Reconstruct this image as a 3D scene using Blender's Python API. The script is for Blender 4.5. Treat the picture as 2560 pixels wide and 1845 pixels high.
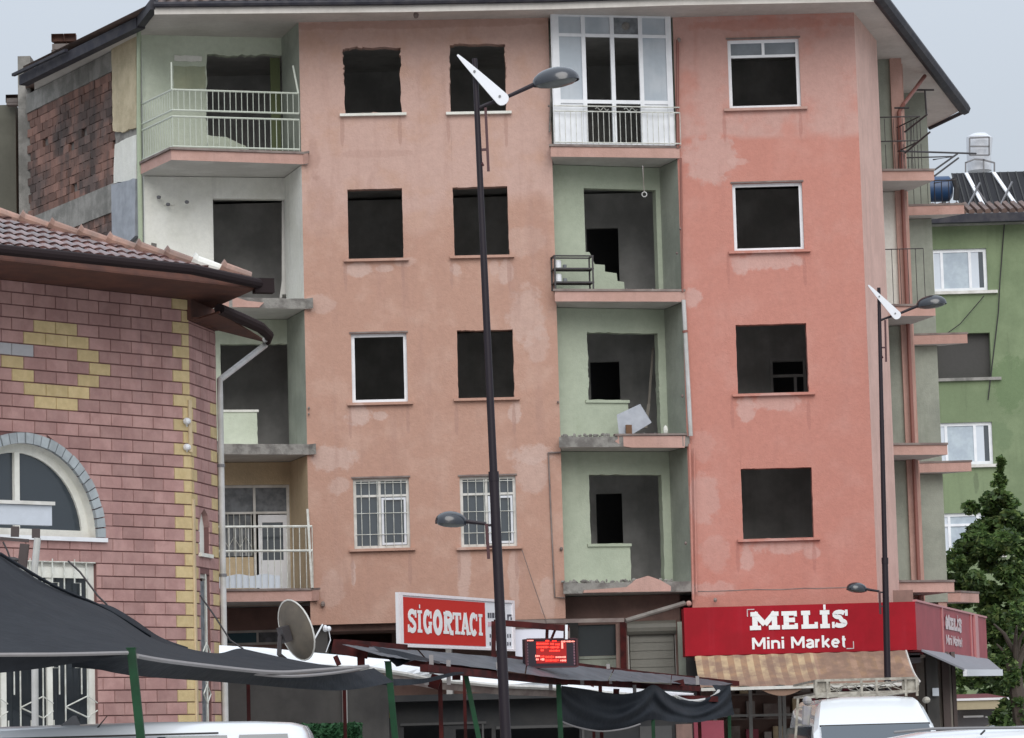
import bpy, bmesh, math, random
from mathutils import Vector, Matrix
random.seed(7)
S = bpy.context.scene
for o in list(bpy.data.objects): bpy.data.objects.remove(o)
COL = S.collection

# ------------------------------------------------------------------ camera
FPX = 8000.0; ROLL = 0.0276; PIT = math.atan(942*math.cos(ROLL)/FPX)
sp, cp, sr, cr = math.sin(PIT), math.cos(PIT), math.sin(ROLL), math.cos(ROLL)
FW = Vector((0, cp, sp)); U0 = Vector((0, -sp, cp)); XX = Vector((1, 0, 0))
RT = XX*cr - U0*sr; UP = XX*sr + U0*cr
EYE = Vector((0, 0, 1.6))
cam = bpy.data.objects.new('camera', bpy.data.cameras.new('camera')); COL.objects.link(cam)
cam.matrix_world = Matrix(((RT.x, UP.x, -FW.x, EYE.x), (RT.y, UP.y, -FW.y, EYE.y), (RT.z, UP.z, -FW.z, EYE.z), (0, 0, 0, 1)))
cam.data.sensor_fit = 'HORIZONTAL'; cam.data.sensor_width = 36; cam.data.lens = FPX/2560*36
cam.data.clip_end = 3000; S.camera = cam
# ------------------------------------------------------------------ world: rainy overcast
W = bpy.data.worlds.new("World"); S.world = W; W.use_nodes = True
nt = W.node_tree; nt.nodes.clear()
out = nt.nodes.new('ShaderNodeOutputWorld'); bg = nt.nodes.new('ShaderNodeBackground')
sky = nt.nodes.new('ShaderNodeTexSky'); sky.sky_type = 'NISHITA'; sky.sun_disc = False
SUN_EL, SUN_AZ = math.radians(36), math.radians(172)
sky.sun_elevation = SUN_EL; sky.sun_rotation = SUN_AZ; sky.air_density = 1.2; sky.dust_density = 4
tc = nt.nodes.new('ShaderNodeTexCoord'); sx = nt.nodes.new('ShaderNodeSeparateXYZ')
nt.links.new(tc.outputs['Generated'], sx.inputs[0])
# CIE overcast luminance: horizon 1, zenith 3
ma = nt.nodes.new('ShaderNodeMath'); ma.operation = 'MULTIPLY_ADD'; ma.use_clamp = False
mx = nt.nodes.new('ShaderNodeMath'); mx.operation = 'MAXIMUM'; mx.inputs[1].default_value = 0
nt.links.new(sx.outputs['Z'], mx.inputs[0]); nt.links.new(mx.outputs[0], ma.inputs[0])
ma.inputs[1].default_value = 2.2; ma.inputs[2].default_value = 1.0
nz = nt.nodes.new('ShaderNodeTexNoise'); nz.inputs['Scale'].default_value = 1.6; nz.inputs['Detail'].default_value = 3
nt.links.new(tc.outputs['Generated'], nz.inputs['Vector'])
nr = nt.nodes.new('ShaderNodeMapRange'); nr.inputs['To Min'].default_value = 0.94; nr.inputs['To Max'].default_value = 1.06
nt.links.new(nz.outputs['Fac'], nr.inputs['Value'])
mm = nt.nodes.new('ShaderNodeMath'); mm.operation = 'MULTIPLY'
nt.links.new(ma.outputs[0], mm.inputs[0]); nt.links.new(nr.outputs[0], mm.inputs[1])
cl = nt.nodes.new('ShaderNodeVectorMath'); cl.operation = 'SCALE'; cl.inputs[0].default_value = (3.58, 3.90, 4.34)
nt.links.new(mm.outputs[0], cl.inputs['Scale'])
mix = nt.nodes.new('ShaderNodeMixRGB'); mix.inputs['Fac'].default_value = 0.88
nt.links.new(sky.outputs[0], mix.inputs[1]); nt.links.new(cl.outputs[0], mix.inputs[2])
nt.links.new(mix.outputs[0], bg.inputs['Color']); bg.inputs['Strength'].default_value = 0.1
nt.links.new(bg.outputs[0], out.inputs['Surface'])
sun = bpy.data.objects.new('sun', bpy.data.lights.new('sun', 'SUN')); COL.objects.link(sun)
sun.data.energy = 1.45; sun.data.angle = math.radians(50); sun.data.color = (1, .97, .93)
sd = Vector((math.sin(SUN_AZ)*math.cos(SUN_EL), math.cos(SUN_AZ)*math.cos(SUN_EL), math.sin(SUN_EL)))
sun.rotation_euler = sd.to_track_quat('Z', 'Y').to_euler()
S.view_settings.view_transform = 'Standard'; S.view_settings.look = 'None'
S.view_settings.exposure = 0.30; S.view_settings.gamma = 1.0; S.view_settings.use_curve_mapping = False
S.render.resolution_x = 1024; S.render.resolution_y = 738

# ------------------------------------------------------------------ photo pixel -> place
def ray(u, v): return FW*FPX + RT*(u-1280) + UP*(922.5-v)
def At(u, v, Y):
    d = ray(u, v); return EYE + d*(Y/d.y)
def Hz(u, v, z):
    d = ray(u, v); return EYE + d*((z-1.6)/d.z)
class Pl:
    """vertical plane given by two plan points, n points to the camera side"""
    def __init__(s, a, b):
        s.o = Vector((a[0], a[1], 0)); t = Vector((b[0]-a[0], b[1]-a[1], 0)); s.L = t.length; s.t = t/s.L
        s.n = Vector((s.t.y, -s.t.x, 0))
        if s.n.dot(EYE-s.o) < 0: s.n = -s.n
    def hit(s, u, v):
        d = ray(u, v); k = (s.o-EYE).dot(s.n)/d.dot(s.n); p = EYE+d*k
        return (p-s.o).dot(s.t), p.z
    def P(s, a, z, d=0): return s.o+s.t*a+s.n*d+Vector((0, 0, z))
    def R(s, u0, v0, u1, v1):
        a = s.hit(u0, v0); b = s.hit(u1, v0); c = s.hit(u0, v1); d = s.hit(u1, v1)
        return ((a[0]+c[0])/2, (b[0]+d[0])/2, (c[1]+d[1])/2, (a[1]+b[1])/2)

# ------------------------------------------------------------------ mesh helpers
ORG = {}
class MB:
    def __init__(s): s.v = []; s.f = []; s.m = []
    def add(s, vs, fs, m=0):
        n = len(s.v); s.v += [Vector(p) for p in vs]; s.f += [tuple(i+n for i in f) for f in fs]; s.m += [m]*len(fs)
    def poly(s, pts, m=0): s.add(pts, [tuple(range(len(pts)))], m)
    def prism(s, pts, vec, m=0, mside=None, mback=None):
        pts = [Vector(p) for p in pts]; n = len(pts); vec = Vector(vec)
        s.add(pts+[p+vec for p in pts], [tuple(range(n))], m)
        k = len(s.v)-2*n
        s.f.append(tuple(k+2*n-1-i for i in range(n))); s.m.append(m if mback is None else mback)
        for i in range(n):
            j = (i+1) % n
            s.f.append((k+i, k+j, k+n+j, k+n+i)); s.m.append(m if mside is None else mside)
    def box(s, a, b, m=0):
        x0, y0, z0 = a; x1, y1, z1 = b
        s.prism([(x0, y0, z0), (x1, y0, z0), (x1, y1, z0), (x0, y1, z0)], (0, 0, z1-z0), m)
    def pb(s, pl, s0, s1, z0, z1, d0, d1, m=0):
        s.prism([pl.P(s0, z0, d0), pl.P(s1, z0, d0), pl.P(s1, z1, d0), pl.P(s0, z1, d0)], pl.n*(d1-d0), m)
    def bar(s, a, b, w, h=None, m=0, up=(0, 0, 1)):
        a = Vector(a); b = Vector(b); h = w if h is None else h; d = (b-a).normalized(); up = Vector(up)
        if abs(d.dot(up)) > .97: up = Vector((0, 1, 0))
        x = d.cross(up).normalized()*w/2; y = x.cross(d).normalized()*h/2
        s.prism([a-x-y, a+x-y, a+x+y, a-x+y], b-a, m)
    def tube(s, pts, r, n=6, m=0, cap=True):
        pts = [Vector(p) for p in pts]; rs = r if isinstance(r, (list, tuple)) else [r]*len(pts)
        base = len(s.v); prev = None
        for i, p in enumerate(pts):
            d = (pts[min(i+1, len(pts)-1)]-pts[max(i-1, 0)]).normalized()
            if prev is None:
                x = d.cross(Vector((0, 0, 1))) if abs(d.z) < .95 else d.cross(Vector((0, 1, 0)))
            else: x = prev - d*prev.dot(d)
            x.normalize(); prev = x; y = d.cross(x)
            for k in range(n):
                a = 2*math.pi*k/n; s.v.append(p+x*math.cos(a)*rs[i]+y*math.sin(a)*rs[i])
        for i in range(len(pts)-1):
            for k in range(n):
                a = base+i*n+k; b = base+i*n+(k+1) % n; s.f.append((a, b, b+n, a+n)); s.m.append(m)
        if cap:
            s.f.append(tuple(base+k for k in range(n))); s.m.append(m)
            e = base+(len(pts)-1)*n; s.f.append(tuple(e+n-1-k for k in range(n))); s.m.append(m)
    def strip2d(s, pl, pts, w, s0, z0, fx, fz, d, m=0, th=.01, close=False):
        """thick polyline in plane pl"""
        n = len(pts); L = []; Rr = []
        for i, (x, z) in enumerate(pts):
            if close: a = pts[i-1]; b = pts[(i+1) % n]
            else: a = pts[max(i-1, 0)]; b = pts[min(i+1, n-1)]
            dx, dz = (b[0]-a[0])*fx, (b[1]-a[1])*fz; q = math.hypot(dx, dz) or 1; nx, nz_ = -dz/q*w/2, dx/q*w/2
            X, Z = s0+x*fx, z0+z*fz; L.append((X+nx, Z+nz_)); Rr.append((X-nx, Z-nz_))
        k = len(s.v); s.v += [pl.P(a, b, d) for a, b in L]+[pl.P(a, b, d) for a, b in Rr]+[pl.P(a, b, d-th) for a, b in L]+[pl.P(a, b, d-th) for a, b in Rr]
        for i in range(n if close else n-1):
            j = (i+1) % n
            for q in ((k+i, k+j, k+n+j, k+n+i), (k+2*n+i, k+2*n+j, k+j, k+i), (k+n+i, k+n+j, k+3*n+j, k+3*n+i)): s.f.append(q); s.m.append(m)
    def panel(s, pl, s0, s1, z0, z1, holes=(), t=.2, d=0, m=0, mrev=None, step=None, warp=None):
        """wall with rectangular holes (s0,s1,z0,z1,rag); front at d, back at d-t"""
        mrev = m if mrev is None else mrev
        gs = {s0, s1}; gz = {z0, z1}
        if step:
            k = max(1, int((s1-s0)/step)); gs |= {s0+(s1-s0)*i/k for i in range(k)}
            k = max(1, int((z1-z0)/step)); gz |= {z0+(z1-z0)*i/k for i in range(k)}
        for h in holes:
            a, b, c, e = h[:4]; rag = h[4] if len(h) > 4 else 0
            gs |= {max(a, s0), min(b, s1)}; gz |= {max(c, z0), min(e, z1)}
            if rag:
                k = max(2, int((b-a)/.09)); gs |= {a+(b-a)*i/k for i in range(1, k)}
                k = max(2, int((e-c)/.09)); gz |= {c+(e-c)*i/k for i in range(1, k)}
        def uniq(x):
            x = sorted(x); r = [x[0]]
            for q in x[1:]:
                if q-r[-1] > 1e-4: r.append(q)
            return r
        gs = uniq(gs); gz = uniq(gz)
        def inh(a, b):
            return any(h[0]-1e-5 < a < h[1]+1e-5 and h[2]-1e-5 < b < h[3]+1e-5 for h in holes)
        jit = {}
        for h in holes:
            rag = h[4] if len(h) > 4 else 0
            if not rag: continue
            for i, a in enumerate(gs):
                for j, b in enumerate(gz):
                    if h[0]-1e-4 < a < h[1]+1e-4 and h[2]-1e-4 < b < h[3]+1e-4:
                        ea = min(abs(a-h[0]), abs(a-h[1])) < 1e-3; eb = min(abs(b-h[2]), abs(b-h[3])) < 1e-3
                        wv = lambda t, q: rag*(.35*math.sin(t*3.1+q)+.4*math.sin(t*11.7+q*2.3)+(random.uniform(-.9, .9) if math.sin(t*2.9+q*3) > .1 else random.uniform(-.2, .2)))
                        if ea or eb: jit[i, j] = (wv(b, a*7) if ea else 0, wv(a, b*5) if eb else 0)
        idx = {}
        def V(i, j, back):
            k = (i, j, back)
            if k not in idx:
                jj = jit.get((i, j), (0, 0)); a, b = gs[i]+jj[0], gz[j]+jj[1]
                dd = d-(t if back else 0)
                if warp and not back: dd += warp(a, b)
                idx[k] = len(s.v); s.v.append(pl.P(a, b, dd))
            return idx[k]
        N, M = len(gs)-1, len(gz)-1
        solid = [[not inh((gs[i]+gs[i+1])/2, (gz[j]+gz[j+1])/2) for j in range(M)] for i in range(N)]
        for i in range(N):
            for j in range(M):
                if not solid[i][j]: continue
                for bk in (False, True):
                    s.f.append((V(i, j, bk), V(i+1, j, bk), V(i+1, j+1, bk), V(i, j+1, bk))); s.m.append(m)
                for (di, dj, e) in ((-1, 0, ((i, j), (i, j+1))), (1, 0, ((i+1, j), (i+1, j+1))), (0, -1, ((i, j), (i+1, j))), (0, 1, ((i, j+1), (i+1, j+1)))):
                    a, b = i+di, j+dj
                    if not (0 <= a < N and 0 <= b < M) or not solid[a][b]:
                        p, q = e; s.f.append((V(*p, False), V(*q, False), V(*q, True), V(*p, True))); s.m.append(mrev)
    def grid(s, rows, m=0):
        n = len(rows[0]); k = len(s.v)
        for r in rows: s.v += [Vector(p) for p in r]
        for i in range(len(rows)-1):
            for j in range(n-1):
                a = k+i*n+j; s.f.append((a, a+1, a+n+1, a+n)); s.m.append(m)
    def ell(s, c, r, n=12, k=6, m=0, top=True, bot=True, ax=None):
        ax = ax or (Vector((1, 0, 0)), Vector((0, 1, 0)), Vector((0, 0, 1))); c = Vector(c); rows = []
        lo = -k if bot else 0; hi = k if top else 0
        for i in range(lo, hi+1):
            f = math.pi/2*i/k
            rows.append([c+ax[0]*(r[0]*math.cos(f)*math.cos(2*math.pi*j/n))+ax[1]*(r[1]*math.cos(f)*math.sin(2*math.pi*j/n))+ax[2]*(r[2]*math.sin(f)) for j in range(n+1)])
        s.grid(rows, m)
    def mesh(s, name, mats, org, smooth=False, fix=True, weld=True):
        me = bpy.data.meshes.new(name)
        me.from_pydata([tuple(p-org) for p in s.v], [], s.f)
        for x in (mats if isinstance(mats, (list, tuple)) else [mats]): me.materials.append(x)
        for p, i in zip(me.polygons, s.m): p.material_index = i
        if fix:
            b = bmesh.new(); b.from_mesh(me)
            if weld: bmesh.ops.remove_doubles(b, verts=b.verts, dist=1e-5)
            bmesh.ops.recalc_face_normals(b, faces=b.faces)
            b.to_mesh(me); b.free()
        if smooth: me.shade_smooth() if smooth is True else me.shade_smooth()
        me.update(); return me
    def split(s):
        par = list(range(len(s.v)))
        def fd_(x):
            while par[x] != x: par[x] = par[par[x]]; x = par[x]
            return x
        key = {}
        for i, p in enumerate(s.v):
            k = (round(p.x, 4), round(p.y, 4), round(p.z, 4))
            if k in key: par[fd_(i)] = fd_(key[k])
            else: key[k] = i
        for f in s.f:
            for q in f[1:]: par[fd_(q)] = fd_(f[0])
        out_ = {}
        for f, m in zip(s.f, s.m):
            g_ = out_.setdefault(fd_(f[0]), (MB(), {})); nb, mp_ = g_
            for q in f:
                if q not in mp_: mp_[q] = len(nb.v); nb.v.append(s.v[q])
            nb.f.append(tuple(mp_[q] for q in f)); nb.m.append(m)
        return [g_[0] for g_ in out_.values()]
    def each(s, name, mats, parent, **kw):
        for p in s.split(): p.build(name, mats, parent, org=(sum(p.v, Vector())/len(p.v)), **kw)
    def build(s, name, mats, parent=None, org=None, smooth=False, fix=True, **kw):
        po = ORG.get(parent.name, Vector((0, 0, 0))) if parent else Vector((0, 0, 0))
        if org is None:
            if parent: org = po
            elif s.v:
                org = sum(s.v, Vector())/len(s.v); org.z = min(p.z for p in s.v)
        org = Vector(org); me = s.mesh(name, mats, org, smooth, fix)
        if smooth == 'auto':
            me.set_sharp_from_angle(angle=math.radians(38))
        o = bpy.data.objects.new(name, me); COL.objects.link(o)
        if parent: o.parent = parent
        o.location = org-po; ORG[o.name] = org
        tag(o, **kw); return o
def tag(o, label=None, cat=None, group=None, kind=None):
    if label: o['label'] = label
    if cat: o['category'] = cat
    if group: o['group'] = group
    if kind: o['kind'] = kind
def thing(name, label, cat, loc, group=None):
    o = bpy.data.objects.new(name, None); COL.objects.link(o); o.location = loc; ORG[o.name] = Vector(loc)
    o.empty_display_size = .2; tag(o, label, cat, group); return o
def inst(name, me, parent, loc, **kw):
    o = bpy.data.objects.new(name, me); COL.objects.link(o); o.parent = parent
    o.location = Vector(loc)-ORG[parent.name]; tag(o, **kw); return o

# ------------------------------------------------------------------ materials
MATS = {}
def mat(name, col, rough=.8, col2=None, scale=1.5, lo=.35, hi=.65, streak=0, scol=None, bump=0, bscale=30, rnd=0, metal=0, spec=.5, emit=None, trans=0, coat=0, fine=.08, zedge=None, alpha=None, spots=None):
    if name in MATS: return MATS[name]
    m = bpy.data.materials.new(name); m.use_nodes = True; t = m.node_tree; N = t.nodes; Lk = t.links
    bs = N['Principled BSDF']; geo = N.new('ShaderNodeNewGeometry')
    def noise(sc, det=4, vec=None, ro=.55):
        n = N.new('ShaderNodeTexNoise'); n.inputs['Scale'].default_value = sc; n.inputs['Detail'].default_value = det; n.inputs['Roughness'].default_value = ro
        Lk.new(vec or geo.outputs['Position'], n.inputs['Vector']); return n
    def ramp(src, a, b):
        r = N.new('ShaderNodeMapRange'); r.inputs['From Min'].default_value = a; r.inputs['From Max'].default_value = b; r.interpolation_type = 'SMOOTHSTEP'
        Lk.new(src, r.inputs['Value']); return r.outputs[0]
    cur = N.new('ShaderNodeRGB'); cur.outputs[0].default_value = (*col, 1); cur = cur.outputs[0]
    def mixc(fac, c2, mode='MIX'):
        nonlocal cur
        x = N.new('ShaderNodeMixRGB'); x.blend_type = mode
        if isinstance(fac, (int, float)): x.inputs[0].default_value = fac
        else: Lk.new(fac, x.inputs[0])
        Lk.new(cur, x.inputs[1])
        if isinstance(c2, tuple): x.inputs[2].default_value = (*c2, 1)
        else: Lk.new(c2, x.inputs[2])
        cur = x.outputs[0]
    if zedge:      # paint colour change at a wavy height: (z, softness, wobble, colour above)
        sx = N.new('ShaderNodeSeparateXYZ'); Lk.new(geo.outputs['Position'], sx.inputs[0])
        for (z, so, wo, c2) in zedge:
            a = N.new('ShaderNodeMath'); a.operation = 'MULTIPLY_ADD'; Lk.new(noise(.55, 3).outputs['Fac'], a.inputs[0]); a.inputs[1].default_value = wo; Lk.new(sx.outputs['Z'], a.inputs[2])
            mixc(ramp(a.outputs[0], z+wo*.5-so, z+wo*.5+so), c2)
    if col2:
        mixc(ramp(noise(scale, 5).outputs['Fac'], lo, hi), col2)
    if spots:      # peeled and repainted patches, streaks and darker bands: (x, z, rx, rz, colour, amount)
        sp3 = N.new('ShaderNodeSeparateXYZ'); Lk.new(geo.outputs['Position'], sp3.inputs[0])
        def mth(op, a, c):
            q = N.new('ShaderNodeMath'); q.operation = op
            for i_, x_ in enumerate((a, c)):
                if isinstance(x_, (int, float)): q.inputs[i_].default_value = x_
                else: Lk.new(x_, q.inputs[i_])
            return q.outputs[0]
        n1 = noise(1.7, 5, None, .62).outputs['Fac']; n1 = mth('ADD', mth('MULTIPLY', mth('SUBTRACT', n1, .5), 3.6), mth('MULTIPLY', mth('SUBTRACT', noise(6, 5, None, .7).outputs['Fac'], .5), 2.2))
        for (x_, z_, rx, rz, c_, am) in spots:
            dx = mth('DIVIDE', mth('SUBTRACT', sp3.outputs['X'], x_), rx); dz = mth('DIVIDE', mth('SUBTRACT', sp3.outputs['Z'], z_), rz)
            d2 = mth('ADD', mth('ADD', mth('MULTIPLY', dx, dx), mth('MULTIPLY', dz, dz)), n1)
            mixc(mth('MULTIPLY', ramp(mth('SUBTRACT', 1.0, d2), -.25, .45), am), c_)
    if streak:
        mp = N.new('ShaderNodeMapping'); mp.inputs['Scale'].default_value = (2.2, 2.2, .22); Lk.new(geo.outputs['Position'], mp.inputs['Vector'])
        r = ramp(noise(1.6, 5, mp.outputs[0], .6).outputs['Fac'], .5, .78)
        q = N.new('ShaderNodeMath'); q.operation = 'MULTIPLY'; Lk.new(r, q.inputs[0]); q.inputs[1].default_value = streak
        mixc(q.outputs[0], scol or tuple(c*.45 for c in col))
    if rnd:
        oi = N.new('ShaderNodeObjectInfo'); hs = N.new('ShaderNodeHueSaturation'); r = N.new('ShaderNodeMapRange')
        r.inputs['To Min'].default_value = 1-rnd; r.inputs['To Max'].default_value = 1+rnd; Lk.new(oi.outputs['Random'], r.inputs['Value'])
        Lk.new(r.outputs[0], hs.inputs['Value']); Lk.new(cur, hs.inputs['Color']); cur = hs.outputs[0]
    if fine:
        r = N.new('ShaderNodeMapRange'); r.inputs['From Min'].default_value = .25; r.inputs['From Max'].default_value = .75
        r.inputs['To Min'].default_value = 1-fine; r.inputs['To Max'].default_value = 1+fine
        Lk.new(noise(9, 6, None, .7).outputs['Fac'], r.inputs['Value'])
        hs = N.new('ShaderNodeHueSaturation'); Lk.new(r.outputs[0], hs.inputs['Value']); Lk.new(cur, hs.inputs['Color']); cur = hs.outputs[0]
    Lk.new(cur, bs.inputs['Base Color'])
    bs.inputs['Roughness'].default_value = rough; bs.inputs['Metallic'].default_value = metal
    bs.inputs['Specular IOR Level'].default_value = spec; bs.inputs['Coat Weight'].default_value = coat
    if trans: bs.inputs['Transmission Weight'].default_value = trans; bs.inputs['IOR'].default_value = 1.1
    if emit: bs.inputs['Emission Color'].default_value = (*emit[0], 1); bs.inputs['Emission Strength'].default_value = emit[1]
    if alpha is not None: bs.inputs['Alpha'].default_value = alpha
    if bump:
        b = N.new('ShaderNodeBump'); b.inputs['Strength'].default_value = bump; b.inputs['Distance'].default_value = .02
        Lk.new(noise(bscale, 5, None, .65).outputs['Fac'], b.inputs['Height']); Lk.new(b.outputs[0], bs.inputs['Normal'])
    MATS[name] = m; return m

def sA(lst, Y=64.3):
    o = []
    for u, v, ru, rv, c, am in lst:
        p = At(u, v, Y); o.append((p.x, p.z, ru/125, rv/125, c, am))
    return o
pk_a, pk_b, dk_a = (.52, .375, .325), (.53, .33, .29), (.36, .215, .175)

M_A = mat('salmon plaster', (.435, .258, .196), .9, (.48, .305, .24), 1.6, .45, .7, streak=.5, scol=(.36, .215, .175), bump=.5, bscale=22,
          zedge=[(12.4, .3, 2.6, (.50, .335, .285))],
          spots=sA([(895, 675, 34, 18, pk_a, .8), (960, 672, 22, 10, pk_a, .7), (1020, 655, 30, 14, pk_a, .5), (1140, 675, 16, 22, pk_a, .7), (1265, 680, 18, 30, pk_a, .7), (1235, 668, 12, 20, pk_a, .5), (800, 760, 40, 25, pk_a, .5),
                   (895, 1040, 34, 28, pk_a, .9), (950, 1040, 18, 12, pk_a, .8), (1290, 1030, 18, 28, pk_a, .8), (840, 1150, 60, 34, pk_a, .75), (850, 1215, 30, 26, pk_a, .6), (1320, 780, 50, 70, pk_a, .6), (1345, 860, 30, 50, pk_a, .5), (1300, 600, 60, 40, pk_a, .35),
                   (1330, 1130, 60, 24, pk_a, .8), (1330, 1190, 40, 50, pk_a, .6), (1160, 1430, 18, 90, pk_a, .7), (1285, 1440, 14, 90, pk_a, .6), (884, 1430, 8, 36, pk_a, .9), (830, 1480, 30, 50, pk_a, .4), (1370, 1500, 20, 60, pk_a, .5),
                   *[(u_+d_, v_+38, 5, 42, dk_a, .55) for u_, v_ in ((930, 290), (1195, 285), (938, 652), (1203, 645), (950, 1012), (1215, 1005), (955, 1378), (1222, 1373)) for d_ in (-74, 70)], (930, 385, 110, 10, dk_a, .25), (800, 520, 30, 80, dk_a, .3), (785, 400, 16, 50, dk_a, .4), (1340, 560, 30, 90, dk_a, .2), (1050, 60, 340, 12, dk_a, .5)]))  # last spot darkens a band along the wall top
M_B = mat('coral plaster', (.485, .213, .168), .9, (.505, .24, .195), 1.3, .45, .7, streak=.4, scol=(.42, .19, .155), bump=.5, bscale=22,
          zedge=[(13.9, .09, 1.0, (.505, .30, .26))],
          spots=sA([(1775, 380, 75, 70, (.505, .30, .26), 1), (1925, 645, 90, 24, pk_b, .85), (1850, 655, 22, 30, pk_b, .8), (1940, 1000, 85, 22, pk_b, .75), (1870, 1015, 26, 34, pk_b, .8), (1950, 1362, 90, 22, pk_b, .8), (1870, 1385, 18, 40, pk_b, .8), (2030, 1375, 22, 22, pk_b, .7),
                   (1765, 1250, 40, 70, pk_b, .6), (1760, 1110, 30, 40, pk_b, .3), (1790, 1380, 40, 50, pk_b, .4), (1735, 740, 25, 30, pk_b, .8), (1850, 395, 30, 10, pk_b, .6), (1780, 1470, 60, 20, pk_b, .6), *[(u_+d_, v_+36, 5, 40, (.37, .16, .13), .5) for u_, v_ in ((1912, 275), (1922, 632), (1932, 990), (1946, 1352)) for d_ in (-98, 94)], (1920, 50, 260, 16, (.44, .18, .14), .45)]))  # final entry is a darker band at the top of the wall
M_BL = mat('light pink plaster', (.50, .315, .27), .9, (.44, .27, .225), 1.5, streak=.3, bump=.4)
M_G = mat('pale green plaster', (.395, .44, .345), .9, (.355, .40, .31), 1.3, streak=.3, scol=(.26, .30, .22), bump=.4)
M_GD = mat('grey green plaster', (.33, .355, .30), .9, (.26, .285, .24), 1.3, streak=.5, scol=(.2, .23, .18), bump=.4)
M_W = mat('dirty white plaster', (.76, .76, .71), .9, (.68, .68, .62), 1.3, streak=.3, bump=.4)
M_Y = mat('cream plaster', (.58, .46, .30), .9, (.50, .40, .26), 1.4, streak=.4, bump=.4)
M_SOF = mat('soffit plaster', (.62, .59, .55), .9, (.54, .51, .47), 1.0, streak=.2, bump=.2)
M_SL = mat('slab underside', (.58, .57, .54), .9, (.50, .49, .46), 1.6)
M_COP = mat('weathered coping', (.16, .12, .11), .8, (.24, .2, .18), 3)
M_CON = mat('broken concrete', (.26, .25, .23), .95, (.15, .14, .13), 3.5, .4, .6, bump=.9, bscale=18)
M_CONL = mat('old concrete', (.29, .28, .26), .95, (.19, .185, .17), 2.2, .4, .6, streak=.6, scol=(.12, .12, .11), bump=.7)
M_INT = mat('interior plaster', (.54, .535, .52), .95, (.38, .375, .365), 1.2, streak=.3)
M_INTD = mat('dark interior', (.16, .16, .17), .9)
M_GUT = mat('dark gutter metal', (.014, .014, .024), .7, (.035, .033, .04), 4)
M_PVC = mat('white pvc', (.78, .80, .83), .35, (.70, .72, .75), 3, fine=.02)
M_PVCD = mat('dirty white pvc', (.64, .63, .60), .5, (.50, .49, .45), 3)
M_GLS = mat('grey window glass', (.05, .065, .08), .06, spec=1.0, fine=0)
M_CURT = mat('net curtain', (.20, .215, .23), .9, (.12, .13, .14), 6, fine=.1)
M_CURTB = mat('white blind', (.58, .63, .69), .7, fine=.03)
M_RAILW = mat('white painted rail', (.66, .68, .64), .5, (.50, .50, .45), 8)
M_RAILG = mat('pale green rail', (.5, .54, .47), .5)
M_RAILD = mat('dark iron', (.035, .03, .032), .55)
M_RUST = mat('red brown pipe', (.23, .09, .07), .6)
M_PIPE = mat('light plastic pipe', (.52, .52, .52), .4, (.42, .42, .40), 2)
M_PIPEG = mat('green painted pipe', (.36, .42, .30), .5)
M_CLAY = mat('clay block', (.21, .115, .09), .95, (.10, .07, .062), .9, .42, .6, streak=.85, scol=(.06, .05, .048), rnd=.38, bump=.7, bscale=14)
M_MOR = mat('dark mortar', (.13, .11, .10), .95, (.18, .16, .15), 2)
M_BP = mat('pink facing block', (.41, .245, .225), .8, (.35, .20, .185), 2.5, .4, .6, streak=.35, scol=(.27, .16, .165), rnd=.13, bump=.5, bscale=40, fine=.1)
M_BY = mat('yellow facing block', (.56, .44, .24), .8, (.50, .385, .20), 5, rnd=.08, bump=.5, bscale=40, fine=.1)
M_BG = mat('grey facing block', (.40, .40, .42), .8, rnd=.1)
M_BM = mat('maroon joint', (.17, .085, .08), .95)
M_VOU = mat('blue grey arch stone', (.36, .40, .42), .7, (.30, .33, .35), 5, rnd=.12, bump=.3)
M_EAVE = mat('brown stained board', (.12, .048, .032), .75, (.08, .034, .026), 3)
M_GUTB = mat('brown gutter', (.018, .011, .012), .75, spec=.2)
M_TILE = mat('wet roof tile', (.15, .075, .065), .16, (.09, .05, .048), 6, rnd=.35, spec=.8)
M_RIDGE = mat('ridge tile', (.34, .20, .155), .6, (.22, .145, .12), 4, rnd=.2)
M_TILEF = mat('old roof tile', (.17, .11, .09), .6, (.11, .075, .065), 3, rnd=.2)
M_POLE = mat('lamp post paint', (.012, .007, .012), .5, spec=.35)
M_LENS = mat('lamp lens', (.10, .11, .11), .25)
M_BLADE = mat('white plastic blade', (.70, .72, .76), .4, fine=.02)
M_HEAD = mat('lamp housing', (.016, .019, .026), .2, spec=.7, coat=.35)
M_RED = mat('sign red', (.52, .032, .025), .6, fine=.03, spec=.2)
M_REDF = mat('sign frame white', (.78, .74, .76), .4)
M_MEL = mat('market red', (.34, .010, .020), .7, (.29, .010, .018), 2, streak=.3, scol=(.40, .04, .06), fine=.05, spec=.15)
M_MELS = mat('market red side', (.33, .05, .062), .5, (.28, .04, .05), 2, fine=.05, spec=.3)
M_WTXT = mat('white lettering', (.78, .80, .80), .5, fine=.02)
M_GTXT = mat('faded lettering', (.55, .47, .48), .5)
M_DTXT = mat('dark lettering', (.07, .07, .09), .6)
M_WPAN = mat('white sign panel', (.76, .78, .82), .4, fine=.02)
M_LED = mat('led housing', (.02, .012, .02), .4)
M_LEDR = mat('led red', (.3, .01, .01), .5, emit=((1, .035, .02), 2.2))
M_LEDG = mat('led dim glow', (.1, .004, .004), .5, emit=((1, .01, .005), .25))
M_LEDP = mat('led pink', (.3, .1, .1), .5, emit=((1, .26, .2), 1.6))
M_SHADE = mat('grey shade cloth', (.021, .0235, .029), .85, (.016, .018, .023), 1.3, streak=.4, scol=(.032, .034, .038), fine=.2, bump=.8, bscale=2.2, spec=.25)
M_TARP = mat('black tarpaulin', (.010, .013, .018), .6, (.015, .018, .024), 2, spec=.18, bump=.9, bscale=3)
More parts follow.
